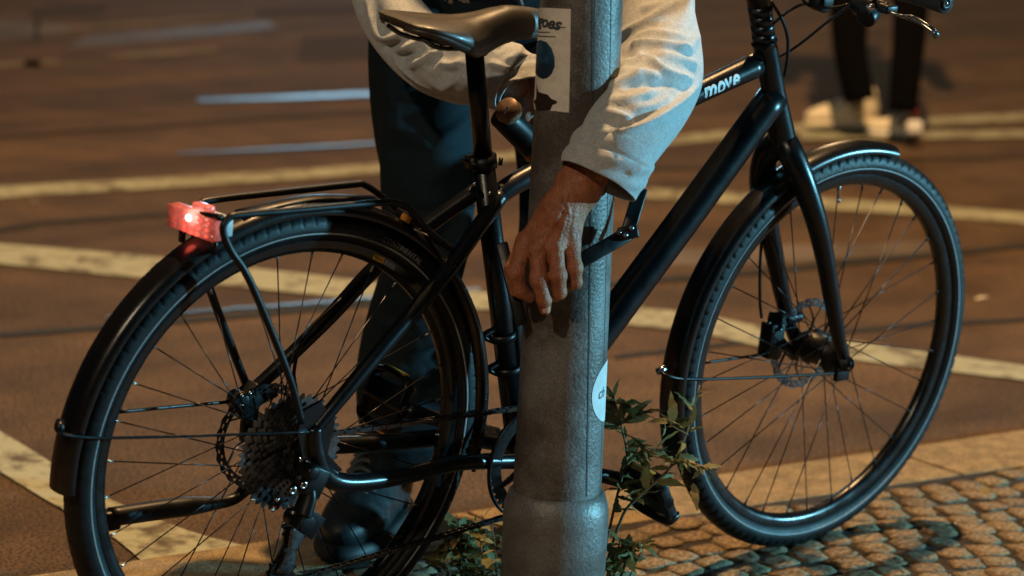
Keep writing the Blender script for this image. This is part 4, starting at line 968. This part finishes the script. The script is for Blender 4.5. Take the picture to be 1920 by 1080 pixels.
cyl_sleeve('sleeve', [(775, -478), (715, -400), (680, -230), (692, -120), (710, -42), (738, 32), (800, 100), (858, 122), (912, 126), (974, 158)], [.080, .082, .070, .055, .045, .045, .050, .058, .060, .054], [4.37, 4.37, 4.33, 4.28, 4.22, 4.18, 4.14, 4.11, 4.08, 4.05], [(a, b, c * 1.9) for a, b, c in foldsR], M['cotton'], sw, NV=240, noise=.0022, seed=9)
cyl_sleeve('cuff', [(966, 152), (978, 168), (986, 184)], [.054, .048, .043], [4.06, 4.045, 4.03], [([(926, 196), (936, 168), (958, 152), (980, 150)], 4, .003), ([(936, 210), (944, 182), (962, 166)], 4, .002)], M['cotton'], sw, NV=30, noise=.0006, seed=4)

# body (hidden core, one surface) and the two bare hands
def hand_left(X):
    # X: metres, view-aligned; origin at (1035, 450) 3.79 m away; x right, y up, z to the viewer
    k = 3.80 / F
    def q(px, py, z): return A(((px - 1035) * k, -(py - 450) * k, z))
    d = sd_cone(X, q(1118, 290, -.016), q(1092, 345, -.004), .034, .029)
    d = smin(d, sd_ell(X, q(1082, 352, -.006), np.eye(3), (.028, .032, .021)), .02)
    # back of the hand
    d = smin(d, sd_cone(X, q(1076, 356, -.003), q(1046, 405, .008), .026, .026), .016)
    mcp = dict(i=q(984, 462, -.004), m=q(1010, 468, .011), r=q(1042, 464, .013), p=q(1072, 458, .004))
    for kk, w0, w1 in (('i', .020, .0135), ('m', .019, .0135), ('r', .018, .013), ('p', .017, .012)):
        a = {'i': q(1040, 385, -.002), 'm': q(1052, 385, .004), 'r': q(1066, 385, .004), 'p': q(1078, 385, -.002)}[kk]
        d = smin(d, sd_cone(X, a, mcp[kk], w0, w1), .012)
    fing = dict(i=[mcp['i'], q(968, 510, .004), q(975, 545, -.006), q(992, 556, -.016)], m=[mcp['m'], q(1010, 524, .020), q(1020, 562, .010), q(1022, 580, -.004)],
                r=[mcp['r'], q(1046, 516, .019), q(1049, 548, .006), q(1040, 556, -.010)], p=[mcp['p'], q(1078, 502, .010), q(1080, 530, -.002), q(1066, 538, -.014)])
    rad = dict(i=(.0128, .0120, .0105, .0090), m=(.0132, .0122, .0108, .0086), r=(.0126, .0115, .0102, .0085), p=(.0112, .0102, .0090, .0076))
    fd = None
    for kk in 'imrp':
        c = fing[kk]; r = rad[kk]; e = None
        for j in range(3):
            s = sd_cone(X, c[j], c[j + 1], r[j], r[j + 1]); e = s if e is None else smin(e, s, .004)
        e = smin(e, sd_ell(X, c[1], np.eye(3), (r[1] * 1.10, r[1] * 1.1, r[1] * 1.06)), .004)
        fd = e if fd is None else smin(fd, e, .0016)
    d = smin(d, fd, .007)
    # thumb, leaving the side of the palm and closing behind
    th = None
    for a, b, ra, rb in ((q(1040, 400, -.016), q(985, 452, -.034), .017, .0135), (q(985, 452, -.034), q(962, 505, -.044), .0135, .0120), (q(962, 505, -.044), q(966, 545, -.050), .0118, .0090)):
        s = sd_cone(X, a, b, ra, rb); th = s if th is None else smin(th, s, .006)
    d = smin(d, th, .010)
    return d
def build_hand(fn, org, lo, hi, h, lines, name='hand'):
    V, Fc = nets(fn, lo, hi, h, CF, org); V = smoothV(V, Fc, 2); Nn = vnormals(V, Fc)
    c = V.mean(0)
    if ((V - c) * Nn).sum() < 0: Nn = -Nn
    V = creases(V, Nn, lines); return V, Fc
tend = [([(1052, 372), (1020, 420), (990, 455)], 4.5, .0016), ([(1060, 376), (1035, 425), (1013, 462)], 4.5, .0022), ([(1070, 380), (1055, 425), (1043, 460)], 4.5, .0020), ([(1080, 385), (1075, 420), (1073, 452)], 4.5, .0014),
        ([(1040, 348), (1050, 366), (1052, 384)], 3.5, .0024), ([(1050, 384), (1066, 400), (1082, 408)], 2.6, .0012), ([(1074, 346), (1062, 372), (1068, 410), (1058, 440)], 2.6, .0013), ([(1090, 425), (1092, 455), (1086, 480)], 3, .0012),
        ([(1012, 400), (1000, 425), (998, 445)], 2.6, .0011), ([(1058, 318), (1080, 330), (1106, 340)], 7, .002), ([(1062, 340), (1080, 348), (1100, 350)], 3, -.0012),
        ([(1002, 526), (1010, 528), (1019, 526)], 1.6, -.0011), ([(1003, 533), (1011, 535), (1021, 532)], 1.6, -.0010), ([(1037, 517), (1046, 520), (1055, 517)], 1.5, -.0010), ([(1037, 524), (1047, 526), (1056, 522)], 1.5, -.0008), ([(1070, 503), (1078, 506), (1086, 503)], 1.5, -.0009),
        ([(960, 505), (967, 509), (976, 506)], 1.8, -.0009), ([(1000, 470), (1010, 466), (1020, 470)], 5, .0014), ([(1033, 466), (1043, 462), (1053, 466)], 5, .0012), ([(1026, 470), (1027, 482), (1027, 500)], 2.6, -.0022), ([(1060, 466), (1061, 480), (1062, 498)], 2.4, -.0018), ([(996, 468), (994, 484), (991, 505)], 2.8, -.0024)]
V1, F1 = build_hand(hand_left, D(1035, 450, 3.80), (-.085, -.125, -.075), (.095, .145, .06), .0017, tend)
def hand_right(X):
    k = 4.09 / F
    def q(px, py, z): return A(((px - 985) * k, -(py - 215) * k, z))
    d = sd_cone(X, q(955, 148, 0), q(985, 185, 0), .028, .026)
    d = smin(d, sd_ell(X, q(1004, 214, -.004), np.eye(3), (.034, .036, .024)), .014)
    fs = [((1010, 205), (985, 196), (966, 200)), ((1012, 226), (990, 240), (972, 246)), ((1010, 246), (990, 262), (972, 268)), ((1006, 262), (988, 280), (972, 288))]
    for i, (a, b, c) in enumerate(fs):
        z = .022
        e = smin(sd_cone(X, q(*a, .008), q(*b, z), .013, .0115), sd_cone(X, q(*b, z), q(*c, z * .6), .0115, .0088), .004)
        d = smin(d, e, .004)
    e = smin(sd_cone(X, q(990, 196, .0), q(975, 190, .020), .014, .0125), sd_cone(X, q(975, 190, .020), q(962, 214, .026), .0125, .010), .005)
    return smin(d, e, .008)
V2, F2 = build_hand(hand_right, D(1006, 222, 4.09), (-.07, -.09, -.06), (.075, .09, .06), .0022, [])
hipC = D(930, -60, 4.52); shL = D(1200, -470, 4.36); shR = D(720, -470, 4.36); chest = (shL + shR) / 2 + A((0, 0, -.08)); neck = (shL + shR) / 2 + UP * .03; head = neck + UP * .13 - FWD * .09
def core(X):
    d = sd_ell(X, hipC, CF, (.120, .10, .080)); d = smin(d, sd_cone(X, hipC, chest, .095, .120), .05)
    d = smin(d, sd_cone(X, shL * .85 + shR * .15, shR * .85 + shL * .15, .065, .065), .06)
    d = smin(d, sd_cone(X, neck - UP * .04, head - UP * .04, .058, .052), .03)
    hd_ = smin(sd_ell(X, head + UP * .03, CF, (.077, .095, .095)), sd_ell(X, head - UP * .05 - FWD * .025, CF, (.055, .06, .06)), .03)
    hd_ = smin(hd_, sd_cone(X, head - FWD * .09 + UP * .01, head - FWD * .108 - UP * .022, .010, .014), .012)
    for s in (-1, 1):
        hd_ = smin(hd_, sd_ell(X, head + RIGHT * s * .077 - UP * .005, CF, (.008, .026, .018)), .006)
        e_ = sd_ell(X, head + RIGHT * s * .032 - FWD * .100 + UP * .012, CF, (.014, .009, .012)); hd_ = np.maximum(hd_, -e_ + 0.0)
    hd_ = smin(hd_, sd_ell(X, head - FWD * .085 - UP * .058, CF, (.024, .008, .012)), .006)
    d = smin(d, hd_, .02)
    for a, b, ra, rb in ((shL, D(1205, -400, 4.37), .040, .036), (D(1205, -400, 4.37), D(1225, -260, 4.33), .036, .034), (D(1225, -260, 4.33), D(1228, -40, 4.12), .034, .034), (D(1228, -40, 4.12), D(1236, 110, 3.97), .034, .034), (D(1236, 110, 3.97), D(1170, 245, 3.83), .036, .032), (D(1170, 245, 3.83), D(1105, 325, 3.80), .032, .029), (shR, D(680, -230, 4.33), .036, .032), (D(680, -230, 4.33), D(694, -115, 4.28), .030, .028), (D(698, -110, 4.28), D(738, 34, 4.19), .028, .024), (D(738, 34, 4.19), D(803, 104, 4.15), .024, .024), (D(803, 104, 4.15), D(912, 128, 4.09), .024, .026), (D(912, 128, 4.08), D(968, 162, 4.07), .028, .026),
                         (D(820, 0, 4.5), D(795, 440, 4.50), .068, .050), (D(795, 440, 4.50), D(765, 860, 4.60), .052, .038), (D(1052, 0, 4.55), D(1062, 420, 4.55), .066, .050), (D(1062, 420, 4.55), D(1055, 815, 4.66), .052, .038)):
        d = smin(d, sd_cone(X, a, b, ra, rb), .03)
    return d
allp = np.array([hipC, shL, shR, head, D(1105, 325, 3.80), D(765, 860, 4.6), D(1055, 815, 4.66), D(965, 165, 4.07)])
V3, F3 = nets(core, allp.min(0) - .2, allp.max(0) + .2, .014); V3 = smoothV(V3, F3, 1)
Vb = np.concatenate([V1, V2, V3]); Fb = np.concatenate([F1, F2 + len(V1), F3 + len(V1) + len(V2)])
body = link('body', arr_mesh(Vb, Fb, 'body'), M['skin'], man)
# finger nails
for (x, y, z, w, h) in ((1024, 577, .010, .0065, .0075),):
    mb = MB(); c = D(x, y, 3.80 - z); V = []
    for i in range(7):
        for j in range(7):
            u, v = (i / 6 - .5) * 2, (j / 6 - .5) * 2; s = math.sqrt(1 - min(1, u * u) * .3)
            V.append(c + RIGHT * w * u * s + UP * h * v * (1 - .15 * u * u) - FWD * (.0022 * (1 - u * u) - .002 * v * v))
    mb.add(V, [(i * 7 + j, i * 7 + j + 1, i * 7 + 8 + j, i * 7 + 7 + j) for i in range(6) for j in range(6)]); obj('finger_nail', mb, M['nail'], man)
# hair
def hairf(X):
    a = sd_ell(X, head + UP * .045 + FWD * .012, CF, (.088, .095, .100)); b = ((X - (head + UP * .035 - FWD * .055)) @ (UP * .8 - FWD * -.6)); return np.maximum(a, -b)
Vh, Fh = nets(hairf, head - .16, head + .17, .009); link('hair', arr_mesh(Vh, Fh, 'hair'), M['hair'], man)
# shirt over the trunk
def trunk(X):
    d = smin(sd_ell(X, hipC + UP * .02, CF, (.195, .13, .165)), sd_cone(X, hipC + UP * .08, chest, .140, .150), .06)
    d = np.maximum(d, -((X - (hipC - UP * .085)) @ UP))
    d = smin(d, sd_cone(X, shL * .87 + shR * .13, shR * .87 + shL * .13, .074, .074), .06)
    return d + .004 * np.sin(X[..., 0] * 60 + X[..., 2] * 25) * np.sin(X[..., 2] * 18 + 1)
al = np.array([hipC, shL, shR, chest]); Vt, Ft = nets(trunk, al.min(0) - .24, al.max(0) + .24, .009); Vt = smoothV(Vt, Ft, 1); link('shirt', arr_mesh(Vt, Ft, 'shirt'), M['shirt'], man)
def onshirt(px, py, off=.003):
    C, d = ray(px, py); t = 3.9
    for _ in range(80):
        v = float(trunk((C + t * d)[None])[0]); t += v * .7
        if abs(v) < 2e-4: break
        if t > 4.8: t = 4.42; break
    return C + (t - off) * d
pr = empty('shirt_print', man)
for pts, w in (([(797, -14), (808, -2), (812, 12), (813, 26)], 5.5), ([(826, -16), (824, 2), (822, 16), (824, 26)], 4.5), ([(836, -8), (832, 8), (834, 26)], 4.0), ([(838, -16), (846, -2), (840, 12), (838, 24)], 4.5), ([(848, -10), (866, 0), (876, 8)], 3.5), ([(862, -12), (874, -2), (880, 8)], 3), ([(975, -12), (978, 2), (981, 10)], 2.4)):
    q = spline([A((a, b, 0)) for a, b in pts], 6); k = 4.3 / F; V = []
    for i, p in enumerate(q):
        a = q[max(i - 1, 0)]; b = q[min(i + 1, len(q) - 1)]; t = (b - a)[:2]; t /= np.linalg.norm(t); nn = A((-t[1], t[0])); ww = w * (1 - .5 * i / len(q)) * (1 + .25 * math.sin(i * 1.7))
        for s in (-1, 1): V.append(onshirt(p[0] + s * nn[0] * ww, p[1] + s * nn[1] * ww))
    obj('print_stroke', MB().add(V, [(2 * i, 2 * i + 1, 2 * i + 3, 2 * i + 2) for i in range(len(q) - 1)]), M['print'], pr)
# trousers
tr = empty('trousers', man)
def wrk(cx, y0, y1, n, w, seed):
    g = np.random.default_rng(seed); out = []
    for _ in range(n):
        y = g.uniform(y0, y1); x = cx + g.uniform(-w * .5, w * .3); sl = g.uniform(-.9, .9); L = g.uniform(.3, .8) * w
        out.append(([(x, y), (x + L * .5, y + sl * L * .5 + g.uniform(-6, 6)), (x + L, y + sl * L)], g.uniform(9, 17), g.choice([-1, 1]) * g.uniform(.004, .008)))
    return out
def leg(ctr, rad, dep, lines, seed):
    lines = lines + wrk(ctr[4][0] - 10, 380, 860, 26, 150, seed) + wrk(ctr[1][0], 20, 380, 9, 160, seed + 50)
    return cyl_sleeve('trouser_leg', ctr, rad, dep, lines, M['denim'], tr, NV=190, NU=96, rB=.95, noise=.0030, seed=seed)[0]
leg([(812, -70), (806, 30), (800, 120), (796, 230), (800, 340), (800, 430), (790, 510), (772, 600), (760, 700), (762, 780), (768, 850), (772, 872)], [.098, .094, .090, .084, .080, .076, .074, .073, .074, .076, .078, .078], [4.50, 4.50, 4.49, 4.48, 4.47, 4.48, 4.50, 4.54, 4.57, 4.58, 4.58, 4.58],
    [([(880, 395), (855, 440), (838, 480), (830, 540)], 11, .020), ([(700, 600), (740, 610), (800, 590), (830, 570)], 9, .007), ([(800, 690), (830, 680), (850, 660)], 11, .012), ([(690, 796), (730, 812), (800, 812), (850, 796)], 7, .014), ([(690, 842), (750, 846), (800, 842), (850, 826)], 7, .015), ([(700, 820), (760, 828), (840, 812)], 5, -.010), ([(720, 520), (770, 540), (850, 520)], 9, .006), ([(715, 110), (735, 180), (730, 280)], 14, .006), ([(850, 600), (820, 640), (760, 660)], 8, .008)], 21)
leg([(1046, -70), (1050, 30), (1052, 120), (1054, 240), (1056, 360), (1056, 480), (1054, 600), (1052, 700), (1050, 830), (1050, 888)], [.094, .090, .086, .080, .076, .072, .070, .069, .070, .070], [4.54, 4.55, 4.55, 4.55, 4.55, 4.56, 4.60, 4.64, 4.66, 4.66], [([(970, 320), (985, 400), (975, 480)], 10, .006)], 22)
def seatf(X): return smin(sd_ell(X, hipC, CF, (.158, .10, .115)), sd_ell(X, hipC - UP * .07, CF, (.150, .08, .105)), .05)
Vs, Fs = nets(seatf, hipC - .27, hipC + .27, .010); link('trouser_seat', arr_mesh(Vs, Fs, 'seat'), M['denim'], tr)
# shoes
def shoe(heel, toe, parent, m, ms, name='shoe', scale=1.0, h=.004, folds=(), white=None):
    heel, toe = A(heel), A(toe); L = np.linalg.norm(toe - heel); f = (toe - heel) / L; s = np.cross(A((0, 0, 1)), f); up = A((0, 0, 1)); ax = np.stack([f, s, up]); k = L / .30
    def up_(X):
        q = X / k
        d = sd_ell(q, (.215, .004, .042), np.eye(3), (.085, .045, .036)); d = smin(d, sd_ell(q, (.13, 0, .050), np.eye(3), (.09, .042, .052)), .03)
        d = smin(d, sd_ell(q, (.055, 0, .055), np.eye(3), (.052, .037, .055)), .03); d = smin(d, sd_cone(q, (.060, 0, .06), (.052, 0, .115), .036, .037), .02); d = smin(d, sd_cone(q, (.09, 0, .092), (.19, 0, .068), .020, .016), .012)
        return np.maximum(d, .018 - q[..., 2]) * k
    V, Fc = nets(up_, (-.02 * k, -.07 * k, 0.0), (.33 * k, .07 * k, .17 * k), h, ax, heel); V = smoothV(V, Fc, 1); Nn = vnormals(V, Fc)
    if ((V - V.mean(0)) * Nn).sum() < 0: Nn = -Nn
    V = creases(V, Nn, folds)
    g = empty(name, parent); link('shoe_upper', arr_mesh(V, Fc, 'upper'), m, g)
    def so(X):
        q = X / k; a = smin(sd_ell(q, (.21, .003, .012), np.eye(3), (.094, .053, .030)), sd_ell(q, (.06, 0, .012), np.eye(3), (.066, .042, .030)), .04); a = smin(a, sd_ell(q, (.13, 0, .012), np.eye(3), (.08, .040, .03)), .03)
        return np.maximum(np.maximum(a, q[..., 2] - .026), .001 - q[..., 2]) * k
    V, Fc = nets(so, (-.03 * k, -.08 * k, -.004), (.34 * k, .08 * k, .05 * k), h, ax, heel); link('shoe_sole', arr_mesh(V, Fc, 'sole'), ms, g)
    return g, ax, k, heel
gS, axs, kS, hS = shoe(G(748, 962, ROADZ + .03) + A((.02, .04, 0)), G(622, 1058, 0), man, M['shoe'], M['sole'],
    folds=[([(735, 905), (765, 915), (785, 945)], 5, .004), ([(725, 935), (755, 960), (770, 985)], 5, .004), ([(718, 962), (735, 985), (750, 1000)], 5, .003)])
for i in range(6):
    x = .112 + i * .017; z = .132 - i * .0078; w = .030
    mb = MB(); P0 = lambda y, zz, xx=x: hS + kS * (axs[0] * xx + axs[1] * y + axs[2] * zz)
    tube(mb, [P0(-w, z - .026), P0(-w * .5, z - .008), P0(0, z - .002, x + .006), P0(w * .5, z - .008, x + .010), P0(w, z - .026, x + .012)], .0040, 8, n=4); obj('shoe_lace', mb, M['lace'], gS)
shoe(D(1050, 905, 4.78) * A((1, 1, 0)), D(1035, 960, 4.55) * A((1, 1, 0)) + A((0, 0, 0)), man, M['shoe'], M['sole'])

# pedestrian far behind
ped = thing('person', 'person in black trousers and cream trainers walking away across the road behind the handlebar', 'person')
dp_ = 8.98
pk = dict(parent=ped)
def pleg(ctr, rad, dep): return cyl_sleeve('trouser_leg', ctr, rad, dep, [], M['blacktrousers'], ped, NV=60, NU=32, noise=.002, seed=31)
pleg([(1600, -420), (1592, -250), (1584, -100), (1590, 0), (1594, 90), (1614, 188)], [.10, .085, .078, .070, .058, .050], [9.0] * 6)
pleg([(1690, -420), (1700, -250), (1706, -100), (1706, 0), (1702, 100), (1694, 208)], [.10, .085, .075, .062, .055, .046], [8.95] * 6)
g1 = D(1648, 214, 9.05); g2 = D(1512, 222, 9.05)
shoe(G(1646, 246, ROADZ) + A((0, 0, .030)), G(1506, 243, ROADZ) + A((0, 0, .010)), ped, M['cream'], M['cream'], h=.008)
gg, _, _, _ = shoe(G(1730, 258, ROADZ), G(1622, 250, ROADZ), ped, M['cream'], M['whitesole'], h=.008)
mb = MB(); box(mb, D(1716, 210, 8.95), (.018, .018, .026)); obj('heel_tab', mb, M['red'], gg, bevel=.005)
mb = MB(); box(mb, D(1714, 240, 8.9), (.055, .05, .055), CF); obj('heel_counter', mb, M['whitesole'], gg, bevel=.012)
pc = D(1650, -520, 9.0)
def ptor(X):
    d = smin(sd_ell(X, pc, CF, (.17, .14, .13)), sd_cone(X, pc, pc + UP * .50, .14, .16), .06); d = smin(d, sd_cone(X, pc + UP * .6 - RIGHT * .15, pc + UP * .6 + RIGHT * .15, .06, .06), .06)
    for s in (-1, 1): d = smin(d, sd_cone(X, pc + UP * .6 + RIGHT * s * .19, pc + UP * .05 + RIGHT * s * .24, .05, .035), .02)
    d = smin(d, sd_cone(X, pc + UP * .6, pc + UP * .75, .055, .05), .03); return smin(d, sd_ell(X, pc + UP * .84, CF, (.078, .11, .095)), .02)
Vp, Fp = nets(ptor, pc + A((-.5, -.5, -.35)), pc + A((.5, .5, 1.15)), .02); link('body', arr_mesh(Vp, Fp, 'body'), M['blacktrousers'], ped)

# ------------------------------------------------------------------ folding lock held in the hands
lk = thing('folding_lock', 'black folding bar lock being closed around the post by both hands', 'lock')
def bar(p0, p1, d0, d1, w=.024, t=.007, name='lock_bar'):
    a, b = D(*p0, d0), D(*p1, d1); dx = b - a; L = np.linalg.norm(dx); dx /= L; z = -FWD - dx * (-FWD @ dx); z /= np.linalg.norm(z); y = np.cross(z, dx)
    mb = MB(); box(mb, (a + b) / 2, (L, w, t), [dx, y, z]); return obj(name, mb, M['black'], lk, bevel=.0025)
bar((1070, 500), (1178, 438), 3.80, 3.84, .022)
bar((1174, 446), (1202, 352), 3.85, 3.87, .021)
bar((1160, 440), (1196, 432), 3.83, 3.835, .020, .010)
bar((1200, 368), (1128, 330), 3.875, 3.88, .022)
bar((978, 610), (940, 455), 3.86, 3.88, .018)
for q, d in (((1172, 441), 3.826), ((1160, 436), 3.826), ((1183, 428), 3.83)):
    mb = MB(); c = D(*q, d); tube(mb, [c, c - FWD * .004], .0042, 12, n=1, smooth=False); obj('lock_rivet', mb, M['steel'], lk)
mb = MB(); tube(mb, [D(940, 216, 4.0), D(965, 240, 4.02), D(1000, 275, 4.04)], [.020, .021, .021], 20); obj('lock_body', mb, M['black'], lk)
mb = MB(); c = D(951, 206, 3.975); ax1 = (-FWD * .75 - RIGHT * .5 + UP * .3); ax1 /= np.linalg.norm(ax1); tube(mb, [c - ax1 * .012, c, c + ax1 * .004], [.019, .020, .018], 24, n=2, smooth=False); obj('lock_end_cap', mb, M['bronze'], lk)
mb = MB(); tube(mb, [D(946, 212, 3.962), D(951, 204, 3.960), D(954, 198, 3.962)], .0016, 6); obj('key_slot', mb, M['bright'], lk)

# ------------------------------------------------------------------ weeds
def leafmesh(m, n=6, serr=True, seed=0):
    rs = np.random.default_rng(seed); V = [(0, 0, 0)]; L = []; Rr = []
    for i in range(1, n):
        t = i / n; w = (.20 if serr else .15) * math.sin(math.pi * t ** .8) * (1 - .25 * t) * (1.18 if (i % 2 and serr) else .86); z = -.22 * t * t + rs.normal(0, .015)
        L.append((t, w, z + .10 * w + rs.normal(0, .02))); Rr.append((t, -w, z + .10 * w + rs.normal(0, .02))); V.append((t, 0, z))
    V.append((1, 0, -.25)); nl_ = n + 1; V2 = V + L + Rr; Fc = []
    for i in range(n):
        c0_, c1_ = i, i + 1; l0 = nl_ + i - 1 if i > 0 else None; l1 = nl_ + i if i < n - 1 else None; r0 = nl_ + n - 1 + i - 1 if i > 0 else None; r1 = nl_ + n - 1 + i if i < n - 1 else None
        for a, b, fl in ((l0, l1, False), (r0, r1, True)):
            f = [c0_, c1_] + ([b] if b is not None else []) + ([a] if a is not None else [])
            Fc.append(tuple(f[::-1] if fl else f))
    mb = MB().add(V2, Fc); me = mesh(mb, 'leaf'); me.materials.append(m); return me
LM = [leafmesh(M['leafA'], 8, True, s) for s in range(3)] + [leafmesh(M['leafB'], 8, True, 5), leafmesh(M['leafA'], 5, False, 6), leafmesh(M['leafB'], 5, False, 7)]
def leaf(parent, p, d, size, roll=0, k=None, wide=1.0):
    d = A(d); d = d / (np.linalg.norm(d) + 1e-9); up = A((0, 0, 1)) + RNG.normal(0, .45, 3); yv = np.cross(up, d); yv /= np.linalg.norm(yv); zv = np.cross(d, yv)
    c, s = math.cos(roll), math.sin(roll); y2 = yv * c + zv * s; z2 = -yv * s + zv * c
    o = link('leaf', LM[k if k is not None else int(RNG.choice([0, 0, 1, 1, 2, 2, 3, 4, 5]))], None, parent)
    o.matrix_local = Matrix([[d[0] * size, y2[0] * size * wide, z2[0] * size, p[0]], [d[1] * size, y2[1] * size * wide, z2[1] * size, p[1]], [d[2] * size, y2[2] * size * wide, z2[2] * size, p[2]], [0, 0, 0, 1]]); return o
def stemline(parent, pts, r, nleaf, size, jitter=.7, start=.25, wide=1.0, bias=None):
    path = spline(pts, 8); mb = MB(); tube(mb, pts, [r, r * .45], 6, n=6); obj('stem', mb, M['stem'], parent)
    for i in range(nleaf):
        t = start + (1 - start) * (i + RNG.uniform(0, .8)) / nleaf; t = min(t, 1); j = t * (len(path) - 1); a = path[int(j)]; tn_ = path[min(int(j) + 1, len(path) - 1)] - path[max(int(j) - 1, 0)]; tn_ /= np.linalg.norm(tn_) + 1e-9
        dirn = tn_ * .5 + RNG.normal(0, jitter, 3); dirn[2] = dirn[2] * .6 + .05
        leaf(parent, a, dirn, size * RNG.uniform(.7, 1.6), RNG.uniform(-.9, .9), wide=wide)
    return path
w1 = thing('weed', 'tall leafy weed growing between the post and the front wheel with yellowing tips', 'plant')
b0 = D(1146, 1012, 4.12) ; b0 = A((PX + .09, PY + .02, 0)); 
stemline(w1, [b0, D(1160, 985, 4.10), D(1200, 930, 4.10), D(1250, 885, 4.10), D(1285, 820, 4.11), D(1312, 722, 4.12)], .0028, 30, .034, start=.3)
stemline(w1, [D(1240, 892, 4.10), D(1270, 868, 4.09), D(1310, 872, 4.08), D(1330, 888, 4.08)], .0016, 12, .028)
stemline(w1, [D(1290, 815, 4.11), D(1262, 800, 4.1), D(1236, 782, 4.1)], .0012, 5, .036)
stemline(w1, [b0 + A((.01, .01, 0)), D(1150, 960, 4.14), D(1165, 900, 4.14), D(1175, 850, 4.14), D(1160, 780, 4.13), D(1150, 740, 4.13)], .0026, 40, .030, start=.2, jitter=.8)
stemline(w1, [D(1168, 880, 4.14), D(1195, 848, 4.13), D(1215, 870, 4.12)], .0014, 14, .026)
stemline(w1, [D(1155, 800, 4.13), D(1175, 790, 4.13), D(1200, 775, 4.12), D(1240, 790, 4.11)], .0012, 8, .040, jitter=.45)
stemline(w1, [D(1150, 760, 4.13), D(1160, 756, 4.12), D(1180, 762, 4.1)], .0012, 4, .040)
stemline(w1, [D(1165, 812, 4.13), D(1190, 822, 4.12), D(1215, 840, 4.11), D(1245, 850, 4.11)], .0011, 6, .026, jitter=.4)
leaf(w1, D(1258, 792, 4.10), D(1212, 784, 4.09) - D(1258, 792, 4.10), .036, .6, 4, 1.5)
leaf(w1, D(1282, 802, 4.09), D(1234, 770, 4.08) - D(1282, 802, 4.09), .050, .9, 3, 1.0)
leaf(w1, D(1300, 905, 4.08), D(1308, 960, 4.05) - D(1300, 905, 4.08), .045, .5, 3, .8)
w2 = thing('weed', 'low spreading weed with broad leaves at the foot of the post beside the cobbles', 'plant')
for k in range(7):
    q = [(1150, 1030), (1165, 1015), (1185, 1022), (1205, 1030), (1160, 1050), (1150, 1075), (1180, 1045)][k]
    stemline(w2, [A((PX + .085, PY - .01, .0)), D(q[0] - 6, q[1] + 12, 4.08), D(*q, 4.06)], .0016, 6, .034, start=.5)
w3 = thing('weed', 'dense dark weed clump behind the lower chain at the left foot of the post', 'plant')
for k in range(20):
    q = (RNG.uniform(815, 950), RNG.uniform(965, 1085)); dpt = RNG.uniform(4.18, 4.36); base = G(RNG.uniform(840, 960), RNG.uniform(1085, 1120), 0)
    stemline(w3, [base, D(q[0] + 8, (q[1] + 1100) / 2, dpt), D(*q, dpt)], .0016, 8, .030, start=.35)
for q in ((858, 985), (872, 990), (890, 980), (842, 1000)):
    stemline(w3, [G(880, 1090), D(q[0] + 8, q[1] + 40, 4.26), D(*q, 4.24)], .0015, 5, .036, start=.6)
# fallen leaves on the cobbles and the road
for n_, (q, lab) in enumerate((((1650, 935), 'curled dry leaf lying on the cobbles right of the front wheel'), ((66, 384), 'pale scrap of paper lying on the road far left of the rear light'), ((1852, 562), 'small pale leaf lying on the road at the right edge'), ((1846, 918), 'flattened ring-shaped dry leaf on the cobbles at far right'))):
    me = LM[3].copy(); me.name = 'fallen'; me.materials.clear(); me.materials.append(M['leafB'] if n_ in (0, 3) else M['paper'])
    o = link('fallen_leaf' if n_ != 1 else 'paper_scrap', me); z = 0 if n_ in (0, 3) else ROADZ; o.location = Vector(G(*q, z)) + Vector((0, 0, .008)); s = .045 if n_ in (0, 3) else .05; o.scale = (s, s, s); o.rotation_euler = (0, .1, n_ * 1.3)
    o['label'] = lab; o['category'] = 'leaf' if n_ != 1 else 'litter'
